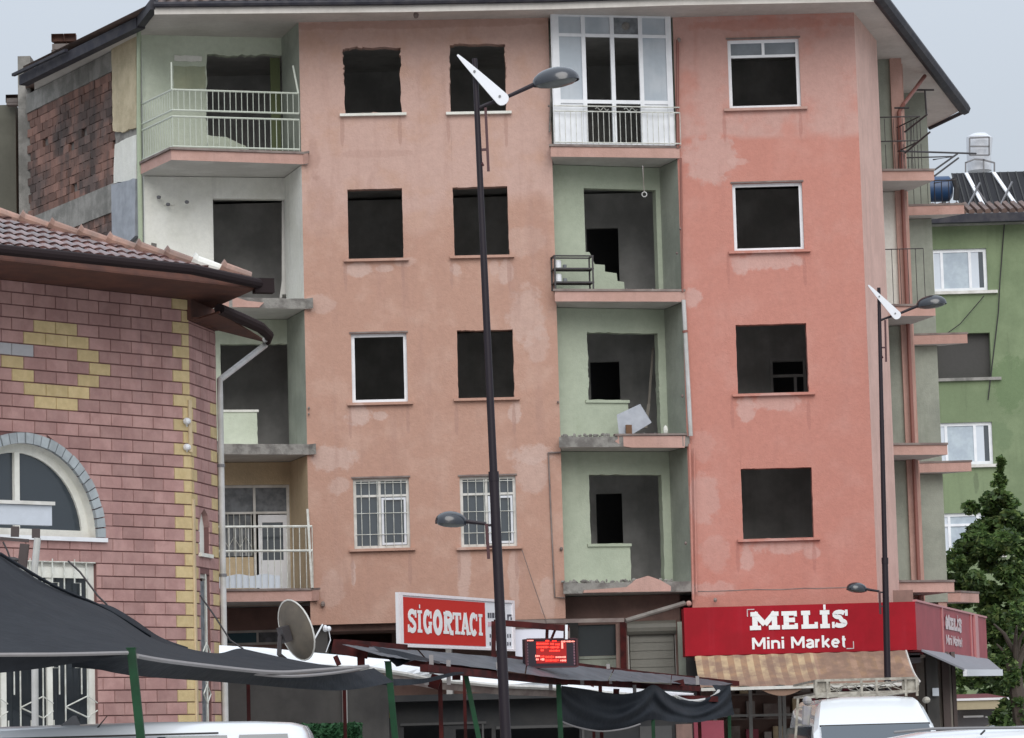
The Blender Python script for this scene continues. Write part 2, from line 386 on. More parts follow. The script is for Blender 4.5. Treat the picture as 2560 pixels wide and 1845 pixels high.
M_SEAM = mat('tarp seam', (.24, .225, .225), .6)
M_TROOF = mat('grey stall sheet', (.09, .10, .115), .6, (.06, .068, .08), 3)
M_WSHEET = mat('white stall sheet', (.86, .89, .92), .55, fine=.02)
M_BEAM = mat('rust red beam', (.075, .015, .014), .85, (.035, .011, .011), 4, spec=.15)
M_GPOST = mat('green post', (.008, .055, .022), .6, (.007, .035, .015), 4, spec=.25)
M_DISH = mat('satellite dish grey', (.14, .118, .092), .85, (.10, .086, .07), 3, fine=.05)
M_AW1 = mat('awning tan', (.25, .155, .11), .85, (.21, .135, .10), 3, streak=.2, scol=(.20, .13, .10), zedge=[(2.76, .14, .3, (.32, .20, .12))])
M_AW2 = mat('awning cream', (.29, .19, .135), .85, (.24, .16, .115), 3, streak=.2, scol=(.22, .15, .11), zedge=[(2.76, .14, .3, (.46, .345, .21))])
M_AW3 = mat('awning brown', (.26, .165, .12), .85, (.22, .14, .10), 3, streak=.2, scol=(.20, .13, .10), zedge=[(2.80, .14, .3, (.36, .23, .16))])
M_AWS = mat('grey side awning', (.22, .22, .245), .6)
M_CARW = mat('white car paint', (.66, .685, .71), .25, fine=.01, coat=.7)
M_CARB = mat('dark car paint', (.02, .025, .035), .2, coat=.8, fine=.01)
M_CARG = mat('car glass', (.05, .065, .08), .05, spec=1, fine=0)
M_RUB = mat('black rubber', (.02, .02, .02), .6)
M_TRIM = mat('grey trim', (.16, .16, .17), .5)
M_RACK = mat('roof rack cream', (.40, .375, .32), .7, (.20, .18, .15), 9)
M_ASPH = mat('wet asphalt', (.05, .05, .055), .35, (.035, .035, .04), .6, bump=.3)
M_PAVE = mat('pavement', (.34, .33, .31), .6, (.26, .25, .24), 1.2)
M_EARTH = mat('earth', (.10, .09, .07), .95)
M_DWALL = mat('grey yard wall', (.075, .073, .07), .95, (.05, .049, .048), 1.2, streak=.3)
M_SHUT = mat('roller shutter', (.24, .235, .205), .55)
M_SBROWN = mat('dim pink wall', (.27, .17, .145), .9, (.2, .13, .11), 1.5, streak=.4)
M_GB = mat('moss green plaster', (.20, .255, .145), .9, (.165, .215, .12), .5, .45, .6, streak=.35, bump=.3, spots=sA([(2530, 950, 85, 130, (.125, .185, .09), .7), (2500, 1090, 50, 60, (.13, .185, .10), .6), (2440, 1200, 12, 50, (.12, .15, .09), .6)], 105))
M_OLIVE = mat('olive render', (.125, .125, .10), .95, (.10, .10, .08), 1.2, streak=.4)
M_SOLAR = mat('solar collector', (.01, .01, .013), .65, spec=.3)
M_BLUE = mat('blue tank', (.02, .055, .13), .4)
M_TANK = mat('white tank', (.62, .64, .68), .5)
M_LEAF = mat('leaf green', (.075, .145, .04), .6, (.05, .105, .03), 1.2, rnd=0, fine=.35)
M_LEAF2 = mat('leaf bright', (.17, .25, .07), .6, fine=.3)
M_LEAF3 = mat('leaf dark', (.035, .075, .025), .6, fine=.3)
M_BARK = mat('bark', (.07, .055, .045), .9)
M_HEDGE = mat('hedge green', (.022, .10, .032), .75, (.012, .06, .02), 9, fine=.4)
M_WOODP = mat('grey wood', (.22, .20, .17), .8)
M_MAROON = mat('maroon awning', (.16, .04, .045), .7)
M_CREAMB = mat('cream board', (.40, .35, .23), .7)
M_BOXC = mat('pale box', (.30, .26, .24), .7, rnd=.3)
M_PINKB = mat('pink crate', (.30, .05, .08), .6)

# ------------------------------------------------------------------ ground
g = MB(); g.poly([(-400, -60, 0), (400, -60, 0), (400, 1200, 0), (-400, 1200, 0)])
g.build('ground', mat('bounce pale paving', (.44, .43, .41), .7, (.36, .35, .33), .8), kind='structure')  # unseen paving, made pale to bounce more light up under the slabs
g = MB(); g.poly([(-60, 54.3, .004), (60, 54.3, .004), (60, 60.3, .004), (-60, 60.3, .004)]); g.build('road', M_ASPH, kind='structure')
g = MB(); g.box((-60, 60.3, 0), (60, 64.0, .13)); g.build('pavement', M_PAVE, kind='structure')
g = MB(); g.poly([(12.6, 64, .008), (17, 64, .008), (40, 150, .008), (30, 150, .008)]); g.build('side_road', M_ASPH, kind='structure')

# ================================================================== MAIN APARTMENT BUILDING
FL = [4.80, 7.74, 10.70, 13.67]; ZT = 16.42
def xy(u, v, Y): p = At(u, v, Y); return (p.x, p.y)
A0, A1 = (-4.17, 64.2), (0.94, 64.4)
B0, B1 = (3.51, 64.7), (7.25, 64.7)
E1 = (8.02, 67.45)
C0, C1 = xy(357, 300, 64.95), xy(711, 500, 65.6)
D0, D1 = (0.98, 64.95), xy(1661, 800, 65.65)
PA, PB, PE, PC, PD = Pl(A0, A1), Pl(B0, B1), Pl(B1, E1), Pl(C0, C1), Pl(D0, D1)
PCr, PDr = Pl(C1, A0), Pl(D1, B0)
gdir = Vector((-.58, 1)).normalized()
G0 = (C0[0]+gdir.x*6.3, C0[1]+gdir.y*6.3)
PG = Pl(G0, C0)
bld = thing('apartment_building', 'tall salmon pink apartment block with gutted windows and green recessed balconies', 'apartment building', (0, 64.4, 0))

holesA = []; sillsA = []
rA = {}
def addA(k, u0, v0, u1, v1, rag):
    r = PA.R(u0, v0, u1, v1); rA[k] = r; holesA.append((*r, rag))
addA('11', 860, 119, 1002, 284, .026); addA('12', 1125, 110, 1264, 280, .022)
addA('21', 870, 472, 1007, 647, .004); addA('22', 1134, 467, 1271, 639, .006)
addA('31', 879, 833, 1018, 1006, 0); addA('32', 1144, 825, 1284, 995, .007)
addA('41', 884, 1195, 1024, 1371, 0); addA('42', 1151, 1190, 1291, 1367, 0)
b = MB(); b.panel(PA, 0, PA.L, 4.11, ZT, holesA, t=.24, m=0)
b.build('wall', M_A, bld, label='salmon plaster front wall with eight window openings', fix=True)
rB = {}; holesB = []
def addB(k, u0, v0, u1, v1, rag):
    r = PB.R(u0, v0, u1, v1); rB[k] = r; holesB.append((*r, rag))
addB('1', 1821, 97, 2000, 270, 0); addB('2', 1833, 457, 2008, 626, 0); addB('3', 1842, 810, 2019, 983, .007); addB('4', 1855, 1170, 2032, 1346, .006)
b = MB(); b.panel(PB, 0, PB.L, 3.2, ZT, holesB, t=.24)
b.build('wall', M_B, bld, label='coral plaster right front wall with four window openings')
b = MB(); b.panel(PE, 0, PE.L, 3.4, ZT, t=.2); b.build('wall', mat('pale pink corner plaster', (.64, .42, .36), .9, (.57, .37, .315), 1.5, streak=.3, bump=.4), bld, label='narrow light pink corner wall')
# crack line and ledges on B
b = MB()
s0, z0 = PB.hit(1745, 1478); s1, z1 = PB.hit(2160, 1467)
pts = [(s0+(s1-s0)*i/14, z0+(z1-z0)*i/14+random.uniform(-.012, .012)) for i in range(15)]
b.strip2d(PB, pts, .018, 0, 0, 1, 1, .006)
b.build('wall_crack', M_COP, bld)

# sills
def sill(pl, r, m, ov=.1, th=.055, pr=.09, drop=0):
    b = MB(); b.pb(pl, r[0]-ov, r[1]+ov, r[2]-th-drop, r[2]-drop-.002, -.05, pr); b.build('window_sill', m, bld)
for k, r in rA.items(): sill(PA, r, M_A if k[0] != '1' else M_W)
for k, r in rB.items(): sill(PB, r, M_BL if k == '1' else M_B, .12)
# thin dark lintel drip lines
for pl, r in ((PA, rA['31']), (PA, rA['41']), (PA, rA['42']), (PB, rB['1']), (PB, rB['2'])):
    b = MB(); b.pb(pl, r[0]-.03, r[1]+.03, r[3]+.002, r[3]+.035, -.01, .03); b.build('lintel_strip', M_COP, bld)

# PVC windows
def frame_rects(r, w, cols, rows):
    """cols/rows: fractions of inner divisions"""
    s0, s1, z0, z1 = r; out = [(s0, s0+w, z0, z1), (s1-w, s1, z0, z1), (s0+w, s1-w, z0, z0+w), (s0+w, s1-w, z1-w, z1)]
    return out
def window(pl, r, w=.07, mull=(), trans=(), m=None, panes=(), dpt=-.08, th=.06, par=None, dark=True, lab=None):
    m = m or M_PVC; s0, s1, z0, z1 = r; b = MB()
    for q in frame_rects(r, w, 0, 0): b.pb(pl, *q, dpt-th, dpt)
    for (f, za, zb) in mull:
        x = s0+(s1-s0)*f; b.pb(pl, x-w*.42, x+w*.42, z0+w if za is None else z0+(z1-z0)*za, z1-w if zb is None else z0+(z1-z0)*zb, dpt-th, dpt+.006)
    for (f, sa, sb) in trans:
        z = z0+(z1-z0)*f; b.pb(pl, s0+w if sa is None else s0+(s1-s0)*sa, s1-w if sb is None else s0+(s1-s0)*sb, z-w*.38, z+w*.38, dpt-th, dpt+.010)
    o = b.build('window', m, par or bld, label=lab)
    for (a, c, e, f, pm) in panes:
        p = MB(); p.pb(pl, s0+(s1-s0)*a, s0+(s1-s0)*c, z0+(z1-z0)*e, z0+(z1-z0)*f, dpt-th*.7, dpt-th*.5); p.build('pane', pm, o)
    return o
M_PANEG = mat('dull grey pane', (.20, .225, .25), .5, (.16, .18, .2), 2, spec=.2)
window(PA, rA['31'], .068)
window(PB, rB['2'], .065)
r = rB['1']; window(PB, r, .07, mull=((.5, .77, None),), trans=((.76, None, None),), panes=((.05, .5, .78, .97, M_PANEG), (.5, .95, .78, .97, M_PANEG)))
for k in ('41', '42'):
    r = rA[k]
    o = window(PA, r, .06, mull=((.47, None, None),), trans=((.75, None, None),), m=M_PVCD,
               panes=((.03, .47, .76, .97, M_GLS), (.47, .97, .76, .97, M_GLS), (.03, .47, .03, .75, M_GLS), (.47, .97, .03, .75, M_GLS)), dpt=-.06)
    s0, s1, z0, z1 = r
    # sash on the right half, pleated net curtain behind the bars
    b = MB()
    a, c = s0+(s1-s0)*.5, s1-.07
    for q in ((a, a+.045, z0+.07, z0+(z1-z0)*.72), (c-.045, c, z0+.07, z0+(z1-z0)*.72), (a+.045, c-.045, z0+.07, z0+.115), (a+.045, c-.045, z0+(z1-z0)*.72-.045, z0+(z1-z0)*.72)): b.pb(PA, *q, -.06, -.045)
    b.build('window_sash', M_TANK, bld)
    b = MB(); rows = []
    for j in range(3):
        z = z0+.05+(z1-z0-.1)*(j/2 if k == '41' else .45+.55*j/2)
        rows.append([PA.P(s0+.05+(s1-s0-.1)*i/60, z, -.19+.015*math.sin(i*.9)+.008*math.sin(i*2.3)) for i in range(61)])
    b.grid(rows); b.build('net_curtain', M_CURT, bld)
    b = MB()
    for i in range(1, 7):
        x = s0+(s1-s0)*i/7; b.tube([PA.P(x, z0+.04, -.02), PA.P(x, z1-.04, -.02)], .0075, 4)
    for f in (.2, .5, .93): b.tube([PA.P(s0+.03, z0+(z1-z0)*f, -.012), PA.P(s1-.03, z0+(z1-z0)*f, -.012)], .008, 4)
    b.build('window_bars', M_RAILW, bld)

# ---- left balcony stack (storeys 4..1)
ZS = [FL[3], FL[2], FL[1], FL[0]]; TOPS = [ZT, FL[3]-.22, FL[2]-.22, FL[1]-.22]
M_G2 = mat('lightened green plaster', (.56, .61, .50), .9, (.50, .55, .44), 1.3, streak=.3, scol=(.36, .40, .30), bump=.4)  # balcony green lightened in the colour to offset the shade under the slabs
mC = [M_G2, M_W, M_G2, M_Y]
hC = [[], [], [], []]
hC[0] = [(*PC.R(517, 137, 708, 372), .03)]
hC[1] = [(*PC.R(534, 497, 716, 740), 0)]
a = PC.R(552, 860, 727, 1024); bq = PC.R(642, 860, 727, 1108)
hC[2] = [(*a, 0.008), (*bq, 0.008)]
hC[3] = [(*PC.R(500, 1212, 726, 1470), 0)]
for i in range(4):
    hs = []
    for h in hC[i]:
        h = list(h)
        if i != 2 or h is not hC[2][0]:
            if h[2] < ZS[i]+.5: h[2] = ZS[i]+.01
        hs.append(tuple(h))
    b = MB(); b.panel(PC, 0, PC.L, ZS[i]-.21, TOPS[i], hs, t=.2); b.build('wall', mC[i], bld, label='%s back wall of the left balcony' % ['pale green', 'off white', 'green', 'cream'][i])
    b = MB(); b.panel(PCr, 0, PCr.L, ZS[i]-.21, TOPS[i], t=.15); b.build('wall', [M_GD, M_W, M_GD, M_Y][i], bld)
# the lower part of the two remnants
s0 = hC[0][0][0]; s1 = hC[0][0][1]
b = MB(); prof = [(0, 0), (0, .75), (.06, .72), (.25, .70), (.34, .62), (.42, .55), (.5, .5), (.53, .38), (.58, .3), (.58, 0)]
b.prism([PC.P(s0+x*(s1-s0), ZS[0]+z*.9, -.01) for x, z in prof], PC.n*-.15); b.build('wall_remnant', M_G2, bld)
b = MB(); r = hC[2][0]; b.pb(PC, r[0]-.06, PC.hit(642, 1000)[0]+.03, r[2]-.05, r[2]-.003, -.2, .03); b.build('window_sill', M_W, bld)
# slabs of the left stack
def hz2(u, v, z): p = Hz(u, v, z); return (p.x, p.y)
zt = FL[3]
Lq = [hz2(350, 411, zt), hz2(428, 374, zt), hz2(757, 385, zt)]
def slab(poly, z, m, cop=M_COP, th=.21, ragged=0, name='balcony_slab', lab=None, copth=.045):
    if ragged:
        pp = []
        n = len(poly)
        for i in range(n):
            a = Vector((*poly[i], 0)); c = Vector((*poly[(i+1) % n], 0)); k = max(1, int((c-a).length/.14)) if i in ragged else 1
            for j in range(k):
                p = a.lerp(c, j/k); pp.append((p.x+random.uniform(-.02, .02)*(j > 0), p.y+random.uniform(-.04, .03)*(j > 0)))
        poly = pp
    b = MB(); b.prism([(x, y, z-th) for x, y in poly], (0, 0, th-.002), 1, 0, 1); o = b.build(name, [m, M_SL], bld, label=lab)
    if cop:
        cx = sum(p[0] for p in poly)/len(poly); cy = sum(p[1] for p in poly)/len(poly)
        b = MB(); b.prism([(cx+(x-cx)*1.02, cy+(y-cy)*1.05, z) for x, y in poly], (0, 0, copth)); b.build('slab_coping', cop, o)
    return o
back = [(C1[0]+.1, C1[1]+.05), (C0[0], C0[1]+.05)]
fr = (-4.02, 64.05)
slab(Lq+[fr, (-4.1, 64.5)]+back, FL[3], M_BL, lab='pink edged top balcony slab with cut corner')
for i, (mm_, rg) in enumerate(((M_CON, (1,)), (M_CON, (1, 2)), (M_BL, 0))):
    z = FL[2-i]; slab(Lq+[(-3.98, 64.02), (-4.1, 64.5)]+back, z, mm_, cop=M_COP if i == 2 else None, ragged=rg)
# left-over pink render on the front of the third storey slab
PLs = Pl(Lq[1], Lq[2])
b = MB(); z = FL[2]; b.prism([PLs.P(a, z+c, .02) for a, c in ((.2, -.21), (1.75, -.2), (1.85, -.1), (1.5, -.07), (1.2, .02), (.2, .02))], PLs.n*-.05); b.build('render_remnant', M_BL, bld)
b = MB()
for i in range(46):
    x = random.uniform(.1, .95); h = random.uniform(.02, .09); c = PLs.P(x, FL[1]+h*.5+random.uniform(0, .14)*(1-abs(x-.5)*1.4), -.1-random.random()*.2); b.ell(c, (random.uniform(.03, .08), .05, h*.6), 5, 2)
b.build('rubble', M_CON, bld, kind='stuff')
b = MB()
for i in range(60):
    a = random.uniform(.0, 1.0); p = PC.P(.7+a*1.1, ZS[0]+random.uniform(.04, .12), .25+random.random()*.3); b.ell(p, (random.uniform(.02, .06), .04, random.uniform(.02, .07)), 5, 2)
b.build('rubble', M_W, bld, kind='stuff')

# railings
def railing(pts, zt, zb, step, m, rails=(0,), r=.022, rb=.009, name='railing', lab=None, bars=((0, 1),), parent=None):
    """pts plan points; rails list of z heights; bars z ranges"""
    b = MB()
    for z in rails: b.tube([(x, y, z) for x, y in pts], r, 6)
    o = b.build(name, m, parent or bld, label=lab)
    q = MB()
    for i in range(len(pts)-1):
        a = Vector((*pts[i], 0)); c = Vector((*pts[i+1], 0)); n = max(1, int((c-a).length/step))
        for j in range(n+1):
            p = a.lerp(c, j/n)
            for z0, z1 in bars: q.tube([(p.x, p.y, z0), (p.x, p.y, z1)], rb, 4, cap=False)
    q.each('bar', m, o); return o
f3 = FL[3]+.045
rl = [hz2(352, 411, FL[3]), hz2(431, 376, FL[3]), (-4.2, 64.08)]
zr = [At(431, 226, 63.5).z, At(431, 277, 63.5).z]
railing([(x*.999, y+.06) for x, y in rl], 0, 0, .118, M_RAILG, rails=[zr[0], zr[1], zr[1]-.13, f3+.05], r=.021, rb=.008, bars=((zr[1], zr[0]), (f3, zr[1]-.13)), lab='pale tubular railing of the top left balcony')
b = MB(); x, y = rl[1]; b.bar((x, y+.06, zr[0]), (x, y+.06, zr[0]+.56), .03); b.bar((-4.2, 64.14, zr[0]), (-4.3, 64.14, zr[0]+.58), .035); b.each('railing_post', M_RAILG, bld)
# ground most balcony of the left stack: white rails, privacy sheet, window and door
zz = FL[0]+.045
za, zb = At(600, 1378, 63.7).z, At(600, 1317, 63.7).z
railing([(x, y+.05) for x, y in ((Lq[0][0], Lq[0][1]), Lq[1], (-4.1, 64.08))], 0, 0, .13, M_RAILW, rails=[za, zb], r=.026, rb=.009, bars=((za, zb), (zz, za)), lab='white railing above a pale sheet')
b = MB(); b.bar((-4.12, 64.1, zz), (-4.18, 64.1, zb+.35), .045); b.build('railing_post', M_RAILW, bld)
b = MB(); rows = []
for j in range(3):
    rows.append([PLs.P(.05+2.05*i/30, zz+.02+.26*j/2+(.02*math.sin(i*.8) if j == 2 else 0), -.09+.008*math.sin(i*1.7)) for i in range(31)])
b.grid(rows); b.build('privacy_sheet', M_CURTB, bld)
r = hC[3][0]; r = (r[0], r[1], FL[0]+.05, r[3])
fd = .63
o = window(PC, r, .06, mull=((fd-.02, 0, None),), trans=((.74, None, None),), m=M_PVCD, dpt=-.05,
           panes=((.02, fd, .75, .98, M_CURT), (fd, .98, .75, .98, M_CURT)))
s0, s1, z0, z1 = r
b = MB(); b.pb(PC, s0+.05, s0+(s1-s0)*(fd-.04), z0, z0+(z1-z0)*.33, -.1, -.03); b.build('parapet', M_Y, bld)
b = MB(); b.pb(PC, s0+.06, s0+(s1-s0)*(fd-.05), z0+(z1-z0)*.34, z0+(z1-z0)*.73, -.11, -.10); b.build('pane', M_CURT, o)
b = MB(); a, c = s0+(s1-s0)*(fd+.02), s1-.06
b.pb(PC, a, c, z0+.03, z0+(z1-z0)*.30, -.11, -.06)
for q in ((a, a+.08, z0+(z1-z0)*.30, z0+(z1-z0)*.72), (c-.08, c, z0+(z1-z0)*.30, z0+(z1-z0)*.72), (a+.08, c-.08, z0+(z1-z0)*.65, z0+(z1-z0)*.72)): b.pb(PC, *q, -.11, -.06)
d_ = b.build('balcony_door', M_PVC, bld)
b = MB(); b.pb(PC, a+.08, c-.08, z0+(z1-z0)*.30, z0+(z1-z0)*.65, -.1, -.09); b.build('pane', M_GLS, d_)
b = MB(); x0 = s0+.1; x1 = s0+(s1-s0)*(fd-.06)
for i in range(9): x = x0+(x1-x0)*i/8; b.tube([PC.P(x, z0+(z1-z0)*.34, -.02), PC.P(x, z0+(z1-z0)*.73, -.02)], .008, 4)
for i in range(4):
    x = x0+(x1-x0)*(i+.5)/4; q = (x1-x0)/8
    b.tube([PC.P(x-q, z0+(z1-z0)*.42, -.015), PC.P(x, z0+(z1-z0)*.52, -.015), PC.P(x+q, z0+(z1-z0)*.42, -.015)], .007, 4)
b.tube([PC.P(x0, z0+(z1-z0)*.62, -.01), PC.P(x1, z0+(z1-z0)*.62, -.01)], .008, 4)
b.build('window_bars', M_RAILW, bld)

# ---- middle recess stack
Mq = [xy(1376, 366, 64.05), xy(1699, 369, 64.62)]
hD = {1: [(*PD.R(1463, 473, 1643, 722), 0)], 2: [(*PD.R(1470, 832, 1570, 1000), .012), (*PD.R(1569, 832, 1648, 1085), .01)],
      3: [(*PD.R(1475, 1187, 1575, 1359), .012), (*PD.R(1574, 1187, 1658, 1455), .008)], 0: [(*PD.R(1462, 90, 1640, 355), 0)]}
for i in range(4):
    hs = []
    for j, h in enumerate(hD[i]):
        h = list(h)
        if i < 2 or j == 1: h[2] = ZS[i]+.02
        if i >= 2 and j == 0: h[1] = hD[i][1][0]
        if i >= 2: h[3] = hD[i][0][3]
        hs.append(tuple(h))
    hD[i] = hs
    b = MB(); b.panel(PD, -.15, PD.L, ZS[i]-.21, TOPS[i], hs, t=.2); b.build('wall', M_G, bld, label='green back wall of a recessed balcony')
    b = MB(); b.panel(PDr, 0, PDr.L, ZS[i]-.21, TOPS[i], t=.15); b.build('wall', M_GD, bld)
    if i >= 2:
        h = hs[0]; b = MB(); b.pb(PD, h[0]-.08, h[1]+.02, h[2]-.06, h[2]-.003, -.2, .04); b.build('window_sill', M_G, bld)
b = MB(); h = hD[1][0]; w_ = h[1]-h[0]
st = [(0, 0), (0, .95), (.05, .95), (.09, .84), (.12, .70), (.26, .69), (.26, .55), (.42, .52), (.43, .36), (.52, .34), (.53, .0)]
b.prism([PD.P(h[0]+x*w_, ZS[1]+z, -.004) for x, z in st], PD.n*-.17); b.build('wall_remnant', M_G, bld, label='stepped remnant of broken green block wall')
mid = lambda x0, x1: [Mq[0], Mq[1], (3.45, 64.9), (D1[0], D1[1]), (D0[0], D0[1])]
slab(mid(0, 0), FL[3], M_BL, lab='pink slab under the glazed balcony')
slab(mid(0, 0), FL[2], M_BL)
slab(mid(0, 0), FL[1], M_CON, cop=None, ragged=(0,)); slab(mid(0, 0), FL[0], M_CON, cop=None, ragged=(0,))
PM = Pl(Mq[0], Mq[1])
b = MB(); z = FL[1]; b.prism([PM.P(a, z+c, .03) for a, c in ((1.22, -.05), (1.15, -.1), (1.3, -.2), (1.5, -.23), (2.6, -.24), (2.62, .0), (1.2, .01))], PM.n*-.1); b.build('render_remnant', M_BL, bld)
b = MB(); b.pb(PM, 1.15, 2.66, z+.012, z+.05, -.1, .06); b.build('slab_coping', M_COP, bld)
b = MB(); z = FL[0]; b.prism([PM.P(a, z+c, .03) for a, c in ((.4, -.2), (2.2, -.2), (2.25, -.12), (2.0, .03), (1.75, .12), (1.5, .05), (1.3, -.1), (.42, -.15))], PM.n*-.1); b.build('render_remnant', M_BL, bld)
for lv, n in ((FL[1], 40), (FL[0], 60), (FL[2], 20)):
    b = MB()
    for i in range(n):
        a = random.uniform(.05, 2.4); b.ell(PM.P(a, lv+random.uniform(0, .05), -.05-random.random()*.25), (random.uniform(.02, .06), .05, random.uniform(.015, .05)), 5, 2)
    b.build('rubble', M_CON if lv != FL[2] else M_W, bld, kind='stuff')
# glazed enclosure on the top recess balcony
M_FROST = mat('bluish frosted glass', (.36, .41, .46), .35, (.44, .48, .52), 1.5, streak=.4, scol=(.28, .32, .36), fine=.04)
en = MB(); zt_, zb_ = At(1390, 34, 64.1).z, FL[3]+.05
PN = Pl(xy(1384, 200, 64.1), xy(1685, 200, 64.62)); Ln = PN.L
us = [1384, 1401, 1457, 1467, 1527, 1537, 1598, 1608, 1666, 1680]
ss = [PN.hit(u+(-2 if u < 1500 else 0), 150)[0] for u in us]
for i in range(0, 10, 2): en.pb(PN, ss[i], ss[i+1], zb_, zt_, -.07, 0)
zc = [PN.hit(1530, v)[1] for v in (34, 43, 85, 93, 250, 259, 268, 276)]
for i in range(4):
    a, c = ss[i*2+1], ss[i*2+2]
    for z0, z1 in ((zc[1], zc[0]+.02), (zc[3], zc[2]), (zc[5], zc[4]), (zb_, zb_+.05)): en.pb(PN, a, c, z0, z1, -.066, -.004)
enc = en.build('window', M_PVC, bld, label='white glazed balcony enclosure of four bays')
for i in range(4):
    a, c = ss[i*2+1], ss[i*2+2]
    p = MB(); p.pb(PN, a, c, zc[2], zc[1], -.045, -.035); p.build('pane', M_FROST if i in (0, 1, 3) else M_CURT, enc)
    if i in (0, 3):
        p = MB(); p.pb(PN, a, c, zc[4], zc[3], -.045, -.035); p.build('pane', M_FROST, enc, label='frosted pane')
        p = MB(); p.pb(PN, a, c, zb_+.05, zc[5], -.045, -.03); p.build('lower_panel', M_PVC, enc)
v = MB(); c = PN.P((ss[5]+ss[6])/2, (zc[1]+zc[2])/2, -.02); v.ell(c, (.085, .03, .085), 14, 4); v.build('vent', M_CON, enc)
sd_ = MB(); PNs = Pl((PN.o.x, PN.o.y), (PN.o.x+.02, PN.o.y+.8)); sd_.pb(PNs, .02, .8, zb_, zt_, -.03, .0); sd_.build('side_panel', M_PVC, enc)
rz = PN.hit(1530, 268)[1]
railing([(PN.P(-.03, 0, .07).x, PN.P(-.03, 0, .07).y), (PN.P(Ln+.08, 0, .07).x, PN.P(Ln+.08, 0, .07).y)], 0, 0, .115, M_RAILW, rails=[rz, rz-.11, zb_+.03], r=.014, rb=.007, bars=((zb_, rz-.11),), lab='thin white railing before the glazed bays')
b = MB()
for i in range(2):
    for k in (.42, .68):
        x = ss[3+2*i]*(1-k)+ss[4+2*i]*k
        b.tube([PN.P(x-.07+.14*j/8, rz-.055+.03*math.sin(j*math.pi/4), .07) for j in range(9)], .006, 4)
b.each('rail_scroll', M_RAILW, bld)

# eave, soffit, gutters, roof
ZE = 16.30
ev = [Hz(u, v, ZE) for u, v in ((58, 195), (352, 72), (386, 36), (1000, 30), (1380, 23), (1700, 13), (2185, 4), (2402, 288))]
evb = [Hz(2325, 330, ZE), Vector((6.0, 86, ZE)), Vector((-12.5, 84, ZE))]
b = MB(); poly = [ev[0]+Vector((.25, -.1, 0))]+ev[1:]+evb; b.prism([(p.x, p.y, ZE+.12) for p in poly], (0, 0, .1)); b.build('eave_soffit', M_SOF, bld)
b = MB()
inner = [(-8.9, 69.5), (C0[0]+.05, C0[1]), (A0[0], A0[1])]
for i in range(2, 6):
    p, q = ev[i], ev[i+1]; b.prism([(p.x, p.y, ZE+.0), (q.x, q.y, ZE+.0), (q.x, q.y+.05, ZE), (p.x, p.y+.05, ZE)], (0, 0, .12))
b.build('fascia_board', M_SOF, bld)
b = MB()
def gut(p, q, r=.075, zz=.12, off=(0, 0)):
    b.tube([(p.x+off[0], p.y+off[1], ZE+zz), (q.x+off[0], q.y+off[1], ZE+zz)], r, 8)
for i in range(2, 6): gut(ev[i]+Vector((0, -.06, 0)), ev[i+1]+Vector((0, -.06, 0)), .062, .185)
gut(ev[6]+Vector((.05, -.06, 0)), ev[7]+Vector((.1, .05, .02)), .15, .16); gut(ev[7]+Vector((.1, .05, 0)), evb[0], .05, .1)
b.bar(ev[0]+Vector((0, 0, -.06)), ev[1]+Vector((0, 0, .12)), .2, .22); b.bar(ev[0]+Vector((-.2, -.1, .05)), ev[0].lerp(ev[1], .45)+Vector((-.15, -.1, .12)), .08, .06); b.bar(ev[1]+Vector((0, 0, .14)), ev[2]+Vector((0, 0, .2)), .16, .2)
b.build('gutter', M_GUT, bld)
b = MB(); rz_ = ZE+.26
ridge = [Vector((-6, 74, 20.4)), Vector((4, 74, 20.4))]
P_ = lambda p: (p.x, p.y, rz_)
b.poly([P_(ev[2]), P_(ev[4]), P_(ev[6]), ridge[1], ridge[0]]); b.poly([P_(ev[6]), P_(ev[7]), P_(evb[1]), ridge[1]]); b.poly([P_(evb[1]), P_(evb[2]), ridge[0], ridge[1]]); b.poly([P_(evb[2]), P_(ev[0]), P_(ev[2]), ridge[0]])
b.build('roof', M_TILEF, bld)
b = MB()
f0, f1 = ev[2], ev[6]; n = 64
for i in range(n+1):
    p = f0.lerp(f1, i/n)
    y0 = (ev[2].y if p.x < 1 else ev[4].y)
    y0 = f0.y+(f1.y-f0.y)*i/n
    t_ = [(p.x, y0-.02+k*.34, rz_+.06+k*.34*.37+(.025 if k % 1 == 0 else 0)) for k in range(6)]
    b.tube(t_, .062, 6)
b.build('roof_tile', M_TILEF, bld, kind='stuff')

